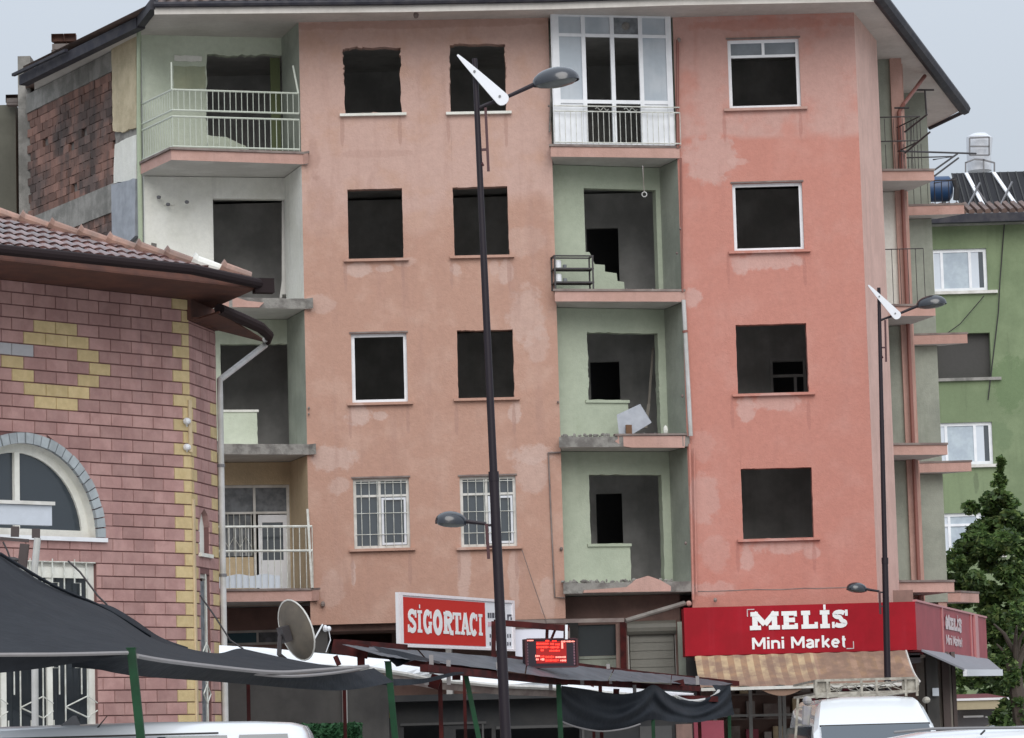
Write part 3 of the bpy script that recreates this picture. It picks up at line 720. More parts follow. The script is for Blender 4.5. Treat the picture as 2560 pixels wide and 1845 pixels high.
# gable to the left: concrete frame with clay block infill
zA = PG.hit(282, 112)[1]; zBm = PG.hit(282, 176)[1]; zC_ = PG.hit(282, 458)[1]; zD = PG.hit(282, 529)[1]
sR = PG.hit(286, 300)[0]; sL = PG.hit(66, 350)[0]; 
b = MB(); b.panel(PG, sL-.1, PG.L, 0, ZE+.1, t=.2, d=-.10); b.build('wall', M_MOR, bld, label='gable wall backing')
b = MB(); b.pb(PG, sL, sR, zBm, ZE+.1, -.1, .0); b.build('concrete_beam', M_CONL, bld)
b = MB(); b.pb(PG, sL, sR, zD, zC_, -.1, .005); b.build('concrete_beam', M_CONL, bld)
b = MB(); b.pb(PG, sL, sR, 0, zD-2.0, -.1, .005); b.build('gable_base', M_CONL, bld)
bw, bh = .30, .19
var = []
for k in range(5):
    q = MB(); j = lambda: random.uniform(-.008, .008)
    pl0 = PG; w2, h2 = bw/2-.007, bh/2-.006
    f = [pl0.t*(-w2+j())+Vector((0, 0, -h2+j()))+pl0.n*(.0+random.uniform(-.006, .008)), pl0.t*(w2+j())+Vector((0, 0, -h2+j()))+pl0.n*random.uniform(-.006, .008),
         pl0.t*(w2+j())+Vector((0, 0, h2+j()))+pl0.n*random.uniform(-.006, .008), pl0.t*(-w2+j())+Vector((0, 0, h2+j()))+pl0.n*random.uniform(-.006, .008)]
    q.add(f+[p-pl0.n*.08 for p in f], [(0, 1, 2, 3), (0, 1, 5, 4), (1, 2, 6, 5), (2, 3, 7, 6), (3, 0, 4, 7)])
    var.append(q.mesh('brick', M_CLAY, Vector((0, 0, 0))))
row = 0
for (z0, z1) in ((zC_, zBm), (zD-2.0, zD)):
    nr_ = int(round((z1-z0)/bh)); hh = (z1-z0)/nr_
    for i in range(nr_):
        x = sL+.15+(row % 2)*.15; row += 1
        while x < sR-.1:
            if random.random() > .02:
                inst('brick', random.choice(var), bld, PG.P(x, z0+(i+.5)*hh, -.03+random.uniform(-.012, .01)))
            x += bw
# plaster strip and metal sheet at the corner of the gable
def ragpoly(pl, pts, j=.025, step=.12):
    out = []
    for i in range(len(pts)):
        a = pts[i]; c = pts[(i+1) % len(pts)]; L_ = math.hypot(c[0]-a[0], c[1]-a[1]); n = max(1, int(L_/step))
        for k in range(n): out.append((a[0]+(c[0]-a[0])*k/n+random.uniform(-j, j), a[1]+(c[1]-a[1])*k/n+random.uniform(-j, j)))
    return out
sp_ = lambda lst: [PG.hit(u, v) for u, v in lst]
M_PY = mat('yellow lime plaster', (.56, .48, .33), .95, (.46, .39, .26), 2.5, streak=.3, bump=1, bscale=12)
for nm, mm_, pts, th in (('plaster_patch', M_PY, [(284, 100), (345, 68), (345, 318), (310, 332), (287, 326)], .05), ('plaster_patch', M_W, [(291, 360), (345, 338), (345, 448), (300, 455), (288, 458)], .04),
                         ('metal_sheet', M_TANK if 0 else mat('galvanised sheet', (.34, .36, .40), .5, (.26, .28, .31), 3, streak=.4), [(285, 462), (345, 446), (345, 590), (320, 612), (286, 600)], .06),
                         ('concrete_patch', M_CON, [(287, 332), (345, 320), (345, 336), (291, 358)], .0)):
    q = MB(); pp = ragpoly(PG, sp_(pts), .012 if nm == 'metal_sheet' else .02); q.prism([PG.P(a, z, th) for a, z in pp], PG.n*-(.1+th)); q.build(nm, mm_, bld)
b = MB(); b.pb(PG, sR, PG.L, 0, ZE, -.1, -.02); b.build('corner_column', M_CONL, bld)
# green drainpipe down the corner
cpt = At(352, 300, 64.7)
b = MB(); b.tube([(At(340, 60, 64.2)), At(347, 76, 64.6), At(347, 300, 64.8)], .045, 8); b.build('drainpipe', M_PIPEG, bld)
b = MB(); b.tube([At(347, 290, 64.8), (At(347, 290, 64.8).x, 64.8, .2)], .05, 8); b.build('drainpipe', M_PIPEG, bld)

# side (right) of the building: two stepped recess stacks
N1a, N1b = xy(2186, 600, 69.4), xy(2247, 600, 69.4)
N2a, N2b = xy(2270, 600, 73.2), xy(2331, 600, 73.2)
PN1, PN2 = Pl(N1a, N1b), Pl(N2a, N2b)
for i in range(4):
    b = MB(); b.panel(PN1, -.5, PN1.L, ZS[i]-.21, TOPS[i] if i else ZT, t=.2); b.build('wall', M_W if i == 1 else M_GD, bld, label='return wall of the side balcony')
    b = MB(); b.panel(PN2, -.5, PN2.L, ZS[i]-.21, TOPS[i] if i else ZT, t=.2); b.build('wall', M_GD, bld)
b = MB(); x0, x1 = xy(2243, 600, 69.3)[0], xy(2272, 600, 69.3)[0]
b.box((x0, 69.3, 3.4), (x1, 69.9, ZT)); b.build('pillar', M_BL, bld)
b = MB(); b.box((x1-.05, 69.9, 3.4), (x1+.1, 73.3, ZT)); b.build('wall', M_BL, bld)
def offs(*p): return [Vector(q) for q in p]
b = MB(); xm = (x0+x1)/2+.02; b.tube([Hz(2312, 190, ZE+.05), Vector((xm+.1, 69.15, 15.35)), Vector((xm, 69.2, 15.2)), Vector((xm, 69.2, 3.6))], .045, 8); b.build('drainpipe', M_RUST, bld)
for i, z in enumerate(FL):
    r4 = {3: 2335, 2: 2338, 1: 2368, 0: 2385}[i]; v4 = {3: 427, 2: 765, 1: 1112, 0: 1455}[i]
    a = hz2({3: 2200, 2: 2205, 1: 2222, 0: 2240}[i], v4, z); c = hz2(r4, v4, z)
    slab([(7.6, a[1]), c, (c[0]-.45, 69.55), (7.6, 69.55)], z, M_BL)
    v5 = {3: 512, 2: 835, 1: 1155, 0: 1484}[i]; r5 = {3: 2410, 2: 2418, 1: 2428, 0: 2447}[i]
    c = hz2(r5, v5, z); slab([(8.6, c[1]), c, (c[0]-.55, 73.3), (8.6, 73.3)], z, M_BL)
# railings on the side balconies
z = FL[3]+.045
c1 = hz2(2318, 425, FL[3]); a1 = (8.0, c1[1]+.05)
railing([(8.0, c1[1]+.08), (c1[0]-.1, c1[1]+.08), (c1[0]-.45, 69.3)], 0, 0, .16, M_RAILD, rails=[z+.62, z+1.15], r=.016, rb=.007, bars=((z, z+.55), (z+.62, z+1.12)), lab='rusty double railing on the top side balcony')
c2 = hz2(2398, 512, FL[3])
railing([(9.2, c2[1]+.08), (c2[0]-.05, c2[1]+.08), (c2[0]-.5, 73.1)], 0, 0, .16, M_RAILD, rails=[z+.55, z+1.1], r=.016, rb=.007, bars=((z, z+.55),))
z = FL[2]+.045; c1 = hz2(2325, 765, FL[2])
railing([(8.05, c1[1]+.1), (c1[0]-.08, c1[1]+.1)], 0, 0, .16, M_RAILD, rails=[z+1.22], r=.012, rb=.007, bars=((z, z+1.22),), lab='dark bar railing of the side balcony')
# diagonal broken rails at the top
b = MB()
for (p, q) in (((2262, 330, 67.6), (2318, 286, 67.0)), ((2262, 383, 67.6), (2325, 330, 67.0)), ((2236, 270, 68.5), (2272, 270, 68.5)), ((2283, 225, 71), (2335, 225, 71)), ((2312, 225, 71), (2316, 286, 71)),
               ((2250, 378, 69), (2440, 384, 71)), ((2336, 425, 70), (2394, 384, 71)), ((2336, 440, 70), (2396, 395, 71))):
    b.tube([At(*p), At(*q)], .022, 5)
b.each('broken_rail', M_RAILD, bld)
# rear body and inner structure
b = MB()
def wseg(b, p, q, cen, z0, z1, t=.2, m=0):
    p, q = Vector((p[0], p[1], z0)), Vector((q[0], q[1], z0)); n = Vector((q.y-p.y, p.x-q.x, 0)).normalized(); c = Vector((*cen, z0))
    if n.dot(c-p) < 0: n = -n
    b.prism([p, q, q+n*t, p+n*t], (0, 0, z1-z0), m)
pw = [(N2b[0]-.02, N2b[1]+.05), (8.0, 85), (-12, 83), (G0[0]-.3, G0[1]+.6)]
for p, q in zip(pw[:-1], pw[1:]): wseg(b, p, q, (-2, 75), 0, ZT)
wseg(b, E1, (7.75, 69.5), (6, 67), 3.4, ZT)
b.build('wall', M_BL, bld, label='rear walls')
inpoly = [(C0[0]+.3, C0[1]+.25), (C1[0], C1[1]+.25), (A0[0]+.1, A0[1]+.3), (A1[0], A1[1]+.3), (D0[0], D0[1]+.25), (D1[0], D1[1]+.25), (B0[0]+.1, B0[1]+.3), (7.0, 64.95), (7.9, 69.6), (9.0, 73.4), (8.2, 82), (-10.5, 82), (G0[0]+.3, G0[1]+.2)]
for z in FL+[ZT]:
    b = MB(); b.prism([(x, y, z-.2) for x, y in inpoly], (0, 0, .19)); b.build('floor_slab', M_INT, bld)
for z in [3.9]+FL:
    b = MB(); H = 2.74; z0 = z if z != 3.9 else 0; H = 2.7 if z != 3.9 else 3.8
    if z == 3.9: z0, H = .1, 3.7
    PI = Pl((-8.7, 68.3), (7.9, 68.3)); hs = []
    if z == FL[2]: hs = [(PI.hit(1466, 570)[0], PI.hit(1545, 570)[0], z0+.02, z0+1.95)]
    if z == FL[1]: hs = [(PI.hit(1475, 900)[0], PI.hit(1548, 900)[0], z0+.3, z0+2.0), (PI.hit(1925, 890)[0], PI.hit(2010, 890)[0], z0+.02, z0+1.9)]
    if z == FL[0]: hs = [(PI.hit(1490, 1250)[0], PI.hit(1555, 1250)[0], z0+.1, z0+2.1)]
    b.panel(PI, 0, PI.L, z0, z0+H, hs, t=.12)
    for x in (-4.6, -1.5, .95, 3.3):
        b.box((x, 65.9 if x in (-4.6, .95, 3.3) else 64.9, z0), (x+.12, 68.16, z0+H))
    b.build('interior_wall', M_INT, bld)
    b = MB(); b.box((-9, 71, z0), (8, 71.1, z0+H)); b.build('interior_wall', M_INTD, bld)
b = MB(); PI = Pl((-8.6, 68.29), (7.6, 68.29))
r = PI.R(1925, 895, 2015, 985); s0, s1, z0, z1 = r
for q in ((s0, s0+.06, z0, z1), (s1-.06, s1, z0, z1), (s0+.06, s1-.06, z1-.06, z1), (s0+.06, s1-.06, (z0+z1)/2-.03, (z0+z1)/2+.03), ((s0+s1)/2-.03+.15, (s0+s1)/2+.03+.15, z0, (z0+z1)/2-.03)): b.pb(PI, *q, 0, .05)
b.build('inner_window_frame', M_INT, bld)
# door leaf leaning, inner pale post
b = MB(); b.bar(At(1622, 1010, 66.2), At(1614, 1070, 66.2), .07, .03); b.bar(At(1632, 870, 66.3), At(1622, 1015, 66.3), .05, .03); b.each('leaning_board', M_WOODP, bld)
b = MB(); b.bar(At(714, 500, 66), At(714, 740, 66), .12, .5); b.bar(At(716, 640, 65.8), At(702, 745, 65.8), .05); b.each('door_jamb', M_SL, bld)
b = MB(); b.pb(PC, hC[0][0][1]-.22, hC[0][0][1]-.02, ZS[0], hC[0][0][3], -.3, -.24); b.build('curtain', mat('olive curtain', (.13, .155, .07), .8), bld)

# vertical channels beside the middle recess
def ln(b, pts, Y, r, n=6): b.tube([At(u, v, Y) for u, v in pts], r, n)
b = MB(); ln(b, [(1694, 100), (1694, 370)], 64.6, .03); ln(b, [(1702, 395), (1706, 730)], 64.6, .022); b.each('conduit', M_RUST, bld)
b = MB(); ln(b, [(1709, 750), (1727, 1090)], 64.55, .045, 8); dp = b.build('drainpipe', M_PIPE, bld, label='white plastic drainpipe on the coral wall')
b = MB(); ln(b, [(1712, 826), (1713, 832)], 64.55, .055, 8); b.build('pipe_clamp', M_RUST, dp)
b = MB(); ln(b, [(1724, 1110), (1733, 1500)], 64.6, .028); ln(b, [(1735, 1120), (1741, 1480)], 64.6, .02); b.each('conduit', M_B, bld)
b = MB(); ln(b, [(1371, 1132), (1378, 1300), (1387, 1493), (1412, 1495)], 64.36, .016); ln(b, [(1369, 1132), (1402, 1131)], 64.36, .02); b.each('conduit', M_COP, bld)
b = MB(); ln(b, [(1383, 45), (1376, 120), (1378, 240), (1374, 330)], 64.3, .02); ln(b, [(1388, 60), (1383, 360)], 64.28, .012); b.each('cable', M_CON, bld)
b = MB()
for u, v, Y, w in ((1372, 265, 64.2, .05), (1700, 572, 64.6, .05), (1692, 633, 64.6, .05), (772, 1020, 64.15, .05), (772, 1035, 64.15, .04), (1403, 1372, 64.36, .07), (1395, 1005, 64.36, .05), (1706, 990, 64.6, .06), (1714, 1358, 64.6, .06), (807, 1510, 64.15, .1), (1788, 1500, 64.55, .08), (1040, 38, 63.4, .12), (1697, 100, 64.6, .09)):
    b.ell(At(u, v, Y), (w/2, .04, w*.6), 7, 2)
b.each('wall_box', M_COP, bld)
b = MB()   # thin cable across the wall below window 42
ln(b, [(1305, 1375), (1330, 1450), (1368, 1560)], 64.2, .008, 4); ln(b, [(1608, 415), (1610, 480)], 63.9, .006, 4); b.each('cable', M_COP, bld)
# lumps coloured dark like the shade inside wall holes
b = MB()
for u, v in ((397, 493), (467, 505), (420, 511)): b.ell(At(u, v, 64.9), (.05, .05, .04), 7, 2)
b.each('dark_hole_lump', M_INTD, bld)

# things left in the middle recess
rack = thing('bottle_rack', 'dark iron rack with white canisters left on the second highest middle balcony', 'rack', PM.P(.45, FL[2]+.05, -.2))
q = MB(); z_ = FL[2]+.05; x0_, x1_ = .03, .82
for x in (x0_, x1_):
    for dd in (-.05, -.35): q.bar(PM.P(x, z_, dd), PM.P(x, z_+.68, dd), .035)
for z in (z_+.68, z_+.42, z_+.14):
    for dd in (-.05, -.35): q.bar(PM.P(x0_-.02, z, dd), PM.P(x1_+.02, z, dd), .03)
    for x in (x0_, x1_): q.bar(PM.P(x, z, -.05), PM.P(x, z, -.35), .03)
q.build('rack_frame', M_RAILD, rack)
for z in (z_+.44, z_+.16):
    q = MB(); q.tube([PM.P(.13, z, -.18), PM.P(.13, z+.15, -.18), PM.P(.13, z+.17, -.18)], [.065, .065, .04], 10); q.build('canister', M_PVC, rack)
    q = MB(); q.tube([PM.P(.27, z, -.2), PM.P(.27, z+.08, -.2)], .04, 8); q.build('canister', M_CURT, rack)
for z in (z_+.15, z_+.43): q = MB(); q.pb(PM, x0_, x1_, z, z+.01, -.35, -.05); q.build('rack_shelf', M_CON, rack)
b = MB(); z_ = FL[1]+.06
pts = [(1.33, .03), (1.30, .40), (1.80, .62), (2.02, .25), (1.62, .02)]
b.prism([PM.P(a, z_+c, -.35) for a, c in pts], (0, .03, .02)); b.build('broken_board', mat('pale grey board', (.40, .42, .46), .7, (.34, .36, .40), 4), label='pale grey broken board leaning on the middle balcony slab', cat='board')
b = MB(); b.pb(PM, 1.46, 1.58, z_, z_+.2, -.3, -.24); b.build('wood_offcut', mat('brown wood', (.14, .07, .035), .8), label='short brown wood offcut before the leaning pale board', cat='wood')
b = MB(); b.ell(PM.P(2.3, z_+.09, -.3), (.05, .05, .1), 8, 3); b.build('plaster_lump', M_W, label='white plaster lump right of the leaning pale board', cat='rubble')
b = MB(); c_ = At(1611, 486, 64.5); b.tube([c_+Vector((.05*math.cos(k*.63), 0, .05*math.sin(k*.63))) for k in range(11)], .012, 5); b.tube([c_+Vector((0, 0, .05)), c_+Vector((-.02, 0, .6))], .005, 4); b.build('hanging_ring', M_PIPE, label='small metal ring hanging on a wire below the glazed balcony', cat='ring')
# traces on the balcony walls
def patch(pl, u0, v0, u1, v1, m, th=.006, nm='wall_patch'):
    r = pl.R(u0, v0, u1, v1); b = MB(); pp = ragpoly(pl, [(r[0], r[2]), (r[1], r[2]), (r[1], r[3]), (r[0], r[3])], .012, .1); b.prism([pl.P(a, z, th) for a, z in pp], pl.n*-.02); b.build(nm, m, bld)
M_GP = mat('yellowed plaster', (.40, .42, .29), .9, (.34, .37, .26), 3, streak=.3)
patch(PC, 434, 166, 514, 222, M_GP); patch(PC, 436, 140, 504, 154, M_W, .03); patch(PC, 410, 508, 436, 514, M_W, .03, 'wall_strip'); patch(PC, 378, 608, 392, 618, M_CON, .01, 'wall_strip')
for k in range(6):
    a = random.uniform(.25, 1.15); q = MB(); h_ = random.uniform(.06, .16); w_2 = random.uniform(.05, .12); p_ = PC.P(a, ZS[0]+.05, .25+random.random()*.25)
    q.box((p_.x, p_.y, p_.z), (p_.x+w_2, p_.y+.06, p_.z+h_)); q.build('debris_piece', random.choice([M_W, M_CON, M_BL, M_RAILD]), bld)
# ---- ground floor of the block
PGF = Pl((-9.4, 66.3), (8.2, 66.6))
b = MB(); zl = 4.1
b.panel(PGF, 0, PGF.L, 0, 4.59, [(*PGF.R(560, 1575, 720, 1612), 0), (*PGF.R(800, 1572, 980, 1660), 0), (*PGF.R(1425, 1560, 1545, 1640), 0)], t=.15)
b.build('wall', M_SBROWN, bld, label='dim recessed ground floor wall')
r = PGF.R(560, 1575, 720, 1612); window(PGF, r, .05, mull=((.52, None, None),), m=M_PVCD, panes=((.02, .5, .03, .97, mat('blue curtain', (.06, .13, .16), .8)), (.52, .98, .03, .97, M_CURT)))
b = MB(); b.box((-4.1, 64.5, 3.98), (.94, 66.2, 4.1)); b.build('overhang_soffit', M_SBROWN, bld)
PG2 = Pl((At(1414, 1520, 65.4).x, 65.4), (At(1700, 1520, 65.4).x, 65.4))
b = MB(); hs = [(*PG2.R(1428, 1562, 1540, 1640), 0)]; r_ = PG2.R(1572, 1562, 1692, 1845); hs.append((r_[0], r_[1], .1, r_[3]))
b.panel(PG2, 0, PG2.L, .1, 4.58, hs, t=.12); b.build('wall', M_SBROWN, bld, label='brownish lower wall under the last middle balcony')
r_ = hs[0]; b = MB(); b.pb(PG2, r_[0], r_[1], r_[2], r_[3], -.1, -.06); w__ = b.build('window', mat('dark shop glass', (.03, .04, .045), .2), bld)
b = MB(); b.pb(PG2, r_[0]-.03, r_[1]+.03, r_[2]-.06, r_[2]-.004, -.02, .04); b.pb(PG2, r_[0]-.03, r_[1]+.03, r_[2]-.9, r_[2]-.07, -.02, .02); b.build('sill_panel', M_GD, w__)
b = MB(); r = Pl(*[(3.5, 65.9), (7, 65.9)]).R(1575, 1560, 1690, 1845); PSH = Pl((0, 65.46), (7, 65.46)); r = PSH.R(1578, 1585, 1688, 1840)
k = 22
for i in range(k): z = .1+(r[3]-.1)*i/k; b.pb(PSH, r[0], r[1], z, z+(r[3]-.1)/k-.012, -.04, 0)
b.pb(PSH, r[0], r[1], .1, r[3], -.05, -.02); sh_ = b.build('roller_shutter', M_SHUT, bld)
b = MB(); b.tube([PSH.P(r[0]-.05, r[3]+.13, .03), PSH.P(r[1]+.05, r[3]+.13, .03)], .15, 12); b.build('shutter_box', M_SHUT, sh_)
b = MB(); b.pb(PSH, r[0]-.12, r[0]-.02, .1, r[3]+.3, -.05, .05); b.pb(PSH, r[1]+.02, r[1]+.12, .1, r[3]+.3, -.05, .05); b.each('door_frame', M_SL, bld)
b = MB(); b.bar(At(1557, 1550, 64.8), At(1562, 1845, 64.8), .12, .14); b.build('column', M_BEAM, bld)
b = MB(); b.bar(At(1545, 1560, 64.9), At(1550, 1845, 64.9), .1, .2); b.build('column', M_SBROWN, bld)
b = MB(); b.tube([At(1564, 1552, 63.8), At(1712, 1508, 64.3)], .05, 8); b.build('roof_pipe', mat('dirty grey pipe', (.22, .20, .18), .7, (.15, .135, .12), 4), bld)
b = MB(); b.ell(At(1722, 1509, 64.3), (.06, .06, .06), 8, 3); b.build('pipe_elbow', M_BL, bld)
b = MB(); b.bar(At(1000, 1560, 64.1), At(1560, 1550, 64.35), .08, .08); b.build('edge_beam', M_COP, bld)
b = MB(); b.box((At(1694, 1600, 65).x, 64.9, 2.9), (3.45, 65.0, 4.0)); b.build('panel', M_GD, bld)
b = MB(); b.box((3.35, 64.75, 0), (3.62, 65.4, 3.3)); b.box((7.0, 64.75, 0), (7.3, 65.1, 3.3)); b.box((1.0, 65.2, 0), (1.2, 65.5, 4.1)); b.box((-4.15, 64.4, 0), (-3.85, 64.8, 4.1)); b.each('column', M_DWALL, bld)

# ================================================================== LEFT BLOCKWORK BUILDING
kd = Vector((.681, .732, 0)); kc = At(475, 1000, 53)
KL = 11.0
PK = Pl((kc.x-kd.x*KL, kc.y-kd.y*KL), (kc.x, kc.y))
kd2 = Vector((.206, 1, 0)).normalized()
PK2 = Pl((kc.x, kc.y), (kc.x+kd2.x*1.55, kc.y+kd2.y*1.55))
ZK = PK.hit(473, 749)[1]
kb = thing('blockwork_building', 'pink and yellow blockwork house with tiled hip roof and arched window', 'house', (kc.x-3, kc.y-3, 0))
sc_, zc_ = PK.hit(62, 1338); RO = PK.hit(262, 1345)[0]-sc_; RI = RO-.165
RO = min(RO, PK.hit(80, 1083)[1]-zc_); RI = RO-.17
lw = PK.R(-150, 1398, 243, 1400); lw = (lw[0], PK.hit(243, 1500)[0], .9, PK.hit(150, 1397)[1])
# backing walls with holes: rectangle hole and arch
b = MB()
b.panel(PK, 0, PK.L, 0, zc_-.0, [lw], t=.3, d=-.02)
n = 24; arc = [(sc_+RI*math.cos(math.pi*i/n), zc_+RI*math.sin(math.pi*i/n)) for i in range(n+1)]
for i in range(n):
    (a, z), (c, e) = arc[i], arc[i+1]
    b.add([PK.P(a, z, -.02), PK.P(c, e, -.02), PK.P(c, ZK, -.02), PK.P(a, ZK, -.02)], [(0, 1, 2, 3)])
    b.add([PK.P(a, z, -.02), PK.P(c, e, -.02), PK.P(c, e, -.34), PK.P(a, z, -.34)], [(0, 1, 2, 3)], 1)
b.panel(PK, 0, sc_-RI, zc_, ZK, t=.3, d=-.02); b.panel(PK, sc_+RI, PK.L, zc_, ZK, t=.3, d=-.02)
b.build('wall', [M_BM, M_W], kb, fix=False)
# facing blocks
z0r = At(473, 806.5, 53).z; ch = .2035; bl = .445
yel = set(); gry = set()
def mark(st, u, v):
    s, z = PK.hit(u, v); r_ = math.floor((z-z0r)/ch); off = 0 if r_ % 2 == 0 else .225
    st.add((r_, math.floor((KL-s-off0(r_))/bl)))
def off0(r_): return .37 if r_ % 2 else .165
def zm(x, y): return x/2.725, 500+y/2.725
for x, y in ((290, 855), (435, 875), (205, 930), (350, 950), (505, 965), (595, 1055), (70, 1098), (665, 1150), (145, 1190), (590, 1225), (225, 1280), (370, 1295), (525, 1310), (300, 1370), (450, 1385)): mark(yel, *zm(x, y))
for x, y in ((40, 1000), (160, 1010)): mark(gry, *zm(x, y))
def bmesh_box(pl, w, h, name, m, dp=.02):
    q = MB(); a, c = w/2, h/2; e = .007
    f0 = [pl.t*x+Vector((0, 0, z)) for x, z in ((-a, -c), (a, -c), (a, c), (-a, c))]
    f1 = [pl.t*x+Vector((0, 0, z))+pl.n*dp for x, z in ((-a+e, -c+e), (a-e, -c+e), (a-e, c-e), (-a+e, c-e))]
    q.add(f0+f1, [(4, 5, 6, 7), (0, 1, 5, 4), (1, 2, 6, 5), (2, 3, 7, 6), (3, 0, 4, 7)]); return q.mesh(name, m, Vector((0, 0, 0)))
cache = {}
def block(pl, s0, s1, z0, z1, m, parent, lst, dbase=-.02):
    g_ = .008
    w, h = s1-s0-g_, z1-z0-g_*1.5
    if w < .02 or h < .02: return
    key = (id(pl), round(w, 3), round(h, 3), m.name)
    if key not in cache: cache[key] = bmesh_box(pl, w, h, 'block', m, random.uniform(.018, .024))
    lst.append((key, pl.P((s0+s1)/2, (z0+z1)/2, dbase+random.uniform(0, .004)), w*h, m))
blocks = []; extra = MB()
r0 = int(math.floor((0-z0r)/ch)); r1 = int(math.ceil((ZK-z0r)/ch))
for r_ in range(r0, r1):
    za, zb2 = z0r+r_*ch, min(z0r+(r_+1)*ch, ZK); zm_ = (za+zb2)/2
    edges = [KL, KL-off0(r_)]
    while edges[-1] > KL-8.2: edges.append(edges[-1]-bl)
    for i in range(len(edges)-1):
        s1_, s0_ = edges[i], edges[i+1]
        m = M_BY if i == 0 else M_BP
        if (r_, i-1) in yel: m = M_BY
        if (r_, i-1) in gry: m = M_BG
        # clip with window and arch
        if za < lw[3]-.02:
            if zm_ < lw[3] and s0_ < lw[1]:
                if s1_ <= lw[1]+.05: continue
                s0_ = lw[1]+.0
        if za >= zc_-.06:
            dz = zm_-zc_
            if dz < RO and s0_ < sc_+RO:
                hw0 = math.sqrt(max(RO*RO-max(za-zc_, 0)**2, 0)); hw1 = math.sqrt(max(RO*RO-max(zb2-zc_, 0)**2, 0))
                if s1_ > sc_+hw1 and s0_ < sc_+hw0 and s1_ > sc_:
                    pts = [(max(s0_, sc_+hw0), za+.006), (s1_-.004, za+.006), (s1_-.004, zb2-.006), (max(s0_, sc_+hw1), zb2-.006)]
                    if pts[0][0] < s1_-.01: extra.prism([PK.P(a, z, .002) for a, z in pts], PK.n*-.02)
                    elif pts[3][0] < s1_-.01:
                        extra.prism([PK.P(a, z, .002) for a, z in (pts[3], pts[2], (s1_-.004, za+(zb2-za)*.4))], PK.n*-.02)
                    continue
                if s0_ < sc_+hw0 and s1_ > sc_-hw0 and zm_ < zc_+RO-.05 and not (s0_ > sc_+hw1):
                    if s1_ < sc_-hw0: pass
                    else: continue
        if abs(za-zc_) < .12 and s0_ < sc_+RO+.1 and za < zc_: zb2_ = min(zb2, zc_-.06)
        else: zb2_ = zb2
        if zb2_ > za+.03: block(PK, s0_, s1_, za, zb2_, m, kb, blocks)
    # side face
    edges = [0, .34 if r_ % 2 else .17]
    while edges[-1] < 1.5: edges.append(min(edges[-1]+bl*.9, 1.5))
    for i in range(len(edges)-1):
        a, c = edges[i], edges[i+1]
        m = M_BP
        if zm_ < PK2.hit(500, 985)[1] and (i == 0 or i == len(edges)-2): m = M_BY if (i == 0 and zm_ < PK2.hit(500, 960)[1]) or (r_ % 2) else M_BP
        for (ha, hb, hz0, hz1) in ((.42, .98, PK2.hit(515, 1385)[1], PK2.hit(515, 1272)[1]), (.42, .98, .8, PK2.hit(515, 1435)[1])):
            if hz0 < zm_ < hz1:
                if a < ha < c: c = ha
                elif a < hb < c: a = hb
                elif a >= ha and c <= hb: c = a
        zt2 = min(zb2, PK2.hit(500, 812)[1])
        if c-a > .05 and zt2 > za+.02: block(PK2, a, c, za, zt2, m, kb, blocks)
blocks.sort(key=lambda t: -t[2]/1)
def vis(t):
    p = t[1]-EYE; u = 1280+FPX*p.dot(RT)/p.dot(FW); v = 922.5-FPX*p.dot(UP)/p.dot(FW); return -40 < u and -10 < v < 1860
inv = [t for t in blocks if vis(t)]; rest = [t for t in blocks if not vis(t)]
keep = inv[:300]; rest += inv[300:]
for key, p, _, m in keep: inst('block', cache[key], kb, p)
rb = MB(); idx = {}
for key, p, _, m in rest:
    me = cache[key]; idx.setdefault(m.name, len(idx)); rb.add([v.co+p for v in me.vertices], [tuple(f.vertices) for f in me.polygons], idx[m.name])
rb.build('facing_blocks', [MATS[k] for k in idx], kb, kind='stuff', fix=False)
extra.build('cut_blocks', M_BP, kb, kind='stuff')
# K2 backing with arched niche
b = MB(); nz1 = PK2.hit(515, 1272)[1]; nz0 = PK2.hit(515, 1385)[1]; wz1 = PK2.hit(515, 1435)[1]
b.panel(PK2, 0, PK2.L, 0, PK2.hit(500, 812)[1]+.3, [(.42, .98, nz0, nz1), (.42, .98, .8, wz1)], t=.25, d=-.02); b.build('wall', M_BM, kb)
b = MB(); b.pb(PK2, .42, .98, nz0, nz1, -.25, -.1); b.pb(PK2, .36, 1.04, nz0-.06, nz0, -.1, .05); b.build('arched_niche', M_W, kb)
b = MB(); b.prism([PK2.P(.42, nz1-.3, .0), PK2.P(.42, nz1, .0), PK2.P(.7, nz1, .0), PK2.P(.52, nz1-.1, .0)], PK2.n*-.1); b.prism([PK2.P(.98, nz1-.3, .0), PK2.P(.98, nz1, .0), PK2.P(.7, nz1, .0), PK2.P(.88, nz1-.1, .0)], PK2.n*-.1); b.each('niche_spandrel', M_BP, kb)
wn = window(PK2, (.42, .98, .8, wz1), .07, m=M_PVCD, dpt=-.06, panes=((.1, .9, .03, .97, M_CURT),), par=kb)
b = MB()
for z in (1.9, 2.6, 3.3):
    b.tube([PK2.P(.5, z, .0), PK2.P(.7, z+.16, 0), PK2.P(.9, z, 0), PK2.P(.7, z-.16, 0), PK2.P(.5, z, 0)], .014, 4)
b.tube([PK2.P(.7, .85, 0), PK2.P(.7, wz1, 0)], .012, 4); b.build('grille', M_RAILW, kb)
b = MB(); b.pb(PK2, .03, .11, .1, PK2.hit(490, 1250)[1], -.01, .03); b.build('corner_strip', M_Y, kb)
